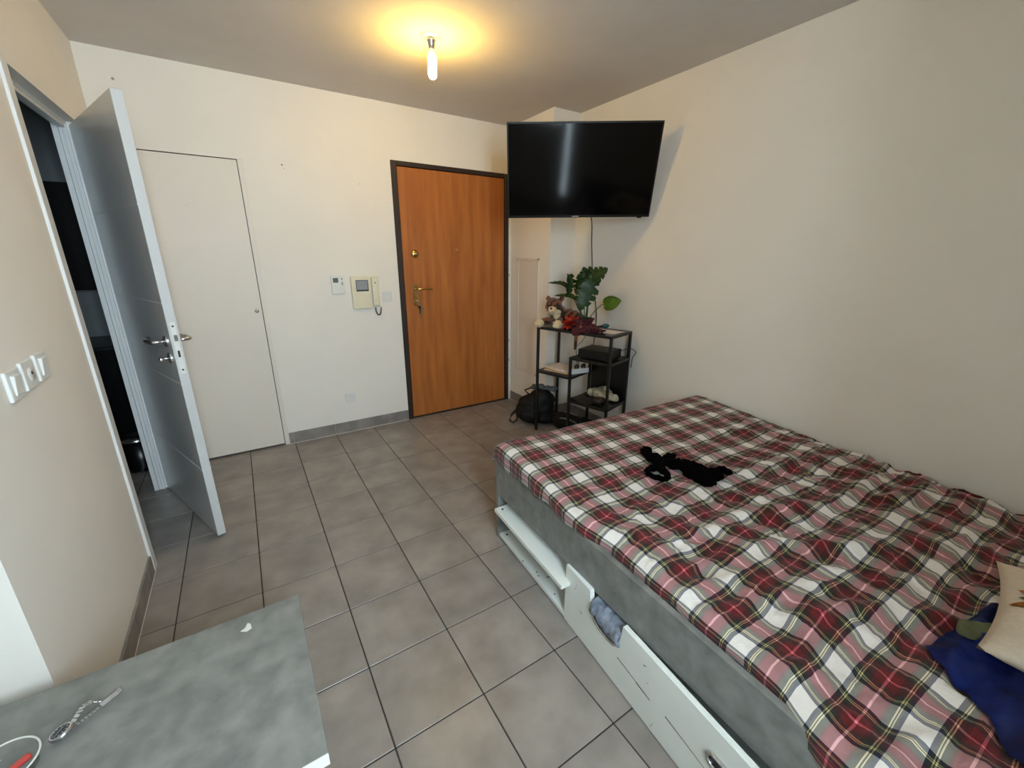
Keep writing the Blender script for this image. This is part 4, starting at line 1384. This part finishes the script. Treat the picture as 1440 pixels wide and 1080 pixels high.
# --- wrist watch
wt = thing('wrist_watch', 'steel bracelet wrist watch with dark dial on the grey table', 'watch', (-0.026, -2.020, TZ))
face = Vector((-0.24, 0.10, 0.95)).normalized()
axis = Vector((0.80, 0.58, 0)).normalized()
axis = (axis - face * axis.dot(face)).normalized()
side = face.cross(axis)
wq = Matrix((axis, side, face)).transposed()
c0 = Vector((-0.008, -0.006, 0.0125))
case = MB().lathe([(0, -0.005), (0.017, -0.005), (0.0195, -0.002), (0.0195, 0.002), (0.018, 0.0045), (0.0165, 0.0052), (0.0155, 0.0042), (0, 0.0042)], 36, c0, wq).build('watch_case', 'steel', wt, True)
MB().lathe([(0, 0.0046), (0.0154, 0.0046), (0.0154, 0.0035)], 36, c0, wq).build('dial', 'dial', case)
for k in range(12):
    a = 2 * PI * k / 12
    MB().box(c0 + wq @ Vector((0.0125 * math.cos(a), 0.0125 * math.sin(a), 0.0049)), (0.004, 0.0012, 0.0005), wq @ rz(a)).build('hour_mark', 'steel', case)
MB().box(c0 + wq @ Vector((0.004, 0.002, 0.0052)), (0.009, 0.0014, 0.0005), wq @ rz(0.5)).build('hour_hand', 'steel', case)
MB().box(c0 + wq @ Vector((-0.005, -0.003, 0.0054)), (0.012, 0.001, 0.0005), wq @ rz(0.6)).build('minute_hand', 'steel', case)
MB().tube([c0 + wq @ Vector((0, 0.019, 0)), c0 + wq @ Vector((0, 0.0225, 0))], 0.0025, 10).build('crown', 'steel', case, True)


def bracelet(pts, nl, wdt, name='bracelet_link'):
    P = [Vector(p) for p in pts]
    seg = []
    for i in range(nl + 1):
        t = i / nl * (len(P) - 1)
        k = min(int(t), len(P) - 2)
        seg.append(P[k].lerp(P[k + 1], t - k))
    for a, b in zip(seg, seg[1:]):
        d = (b - a)
        L = d.length
        d.normalize()
        s = wq @ Vector((0, 1, 0))
        s = (s - d * s.dot(d)).normalized()
        q = Matrix((d, s, d.cross(s))).transposed()
        mb = MB()
        for k, ww in ((-1, 0.30), (0, 0.34), (1, 0.30)):
            mb.box((a + b) / 2 + s * (k * wdt * 0.335), (L * 0.9, wdt * ww, 0.0032), q, 0.0007, 1)
        mb.build(name, 'steel', wt)


e1 = c0 + wq @ Vector((0.019, 0, -0.001))
bracelet([e1, e1 + Vector((0.008, 0.012, 0.006)), e1 + Vector((0.014, 0.024, 0.009)), e1 + Vector((0.026, 0.032, 0.006)), e1 + Vector((0.038, 0.034, -0.004))], 8, 0.017)
e2 = c0 + wq @ Vector((0.018, -0.008, 0.002))
bracelet([e2 + Vector((0.003, -0.002, -0.006)), e2 + Vector((0.020, 0.010, -0.008)), e2 + Vector((0.036, 0.024, -0.008))], 6, 0.011)
MB().box(e2 + Vector((0.050, 0.036, -0.008)), (0.034, 0.011, 0.0022), rz(math.atan2(0.6, 0.8)) @ rx(0.5), 0.0008, 1).build('clasp_blade', 'steel', wt)
MB().box(e2 + Vector((0.066, 0.047, -0.006)), (0.007, 0.012, 0.004), rz(math.atan2(0.6, 0.8)) @ rx(0.5), 0.001, 1).build('clasp', 'steel', wt)

# --- clear tub with white rim at the table edge
tu = thing('plastic_tub', 'clear round plastic tub with a white rim on the grey table', 'tub', (-0.106, -2.068, TZ))
MB().lathe([(0, 0.001), (0.048, 0.001), (0.050, 0.004), (0.054, 0.030), (0.0525, 0.030), (0.048, 0.005), (0, 0.003)], 40).build('tub_wall', 'tub', tu, True)
MB().tube([(0.0545 * math.cos(2 * PI * k / 48), 0.0545 * math.sin(2 * PI * k / 48), 0.031) for k in range(48)], 0.0018, 8, True).build('rim', 'plastic', tu, True)
rd = tag(MB().box((0, 0, 0.011), (0.034, 0.014, 0.010), rz(0.7), 0.004, 2).build('red_lighter', 'red'), 'small red lighter inside the clear tub', 'lighter')
rd.location = (-0.084, -2.062, TZ + 0.0035)

# ------------------------------------------------------------------ bathroom seen through the doorway
va = thing('bathroom_vanity', 'black bathroom vanity cabinet with a pale basin top', 'cabinet', (-0.62, 0.95, 0))
MB().b2((-0.34, -0.22, 0.10), (0.36, 0.295, 0.80), 0.003, 1).build('cabinet_body', 'black_gloss', va)
MB().b2((-0.33, -0.235, 0.12), (0.005, -0.221, 0.78), 0.002, 1).build('cabinet_door', 'black_gloss', va)
MB().b2((0.015, -0.235, 0.12), (0.35, -0.221, 0.78), 0.002, 1).build('cabinet_door', 'black_gloss', va)
MB().b2((-0.36, -0.24, 0.80), (0.38, 0.298, 0.83), 0.006, 2).build('basin_top', 'darksteel', va)
for x in (-0.30, 0.32):
    for y in (-0.18, 0.25):
        MB().tube([(x, y, 0), (x, y, 0.10)], 0.015, 12).build('foot', 'darksteel', va)
mc = thing('mirror_cabinet', 'black wall cabinet above the bathroom vanity', 'cabinet', (-0.55, 1.25, 1.18))
MB().b2((-0.32, -0.14, 0), (0.32, 0.0, 0.70), 0.003, 1).build('cabinet_body', 'black_gloss', mc)
MB().b2((-0.315, -0.150, 0.005), (-0.004, -0.141, 0.695), 0.001, 1).build('cabinet_door', 'black_gloss', mc)
MB().b2((0.004, -0.150, 0.005), (0.315, -0.141, 0.695), 0.001, 1).build('cabinet_door', 'black_gloss', mc)
bn = thing('pedal_bin', 'small shiny metal pedal bin on the bathroom floor', 'bin', (-0.33, 0.52, 0))
MB().lathe([(0, 0.0), (0.085, 0.0), (0.088, 0.03), (0.088, 0.22), (0.0, 0.22)], 32).build('bin_body', 'black_gloss', bn, True)
MB().lathe([(0.090, 0.218), (0.090, 0.232), (0.06, 0.250), (0, 0.256)], 32).build('bin_lid', 'steel', bn, True)
MB().b2((-0.02, -0.125, 0.008), (0.02, -0.08, 0.020), 0.003, 1).build('pedal', 'steel', bn)
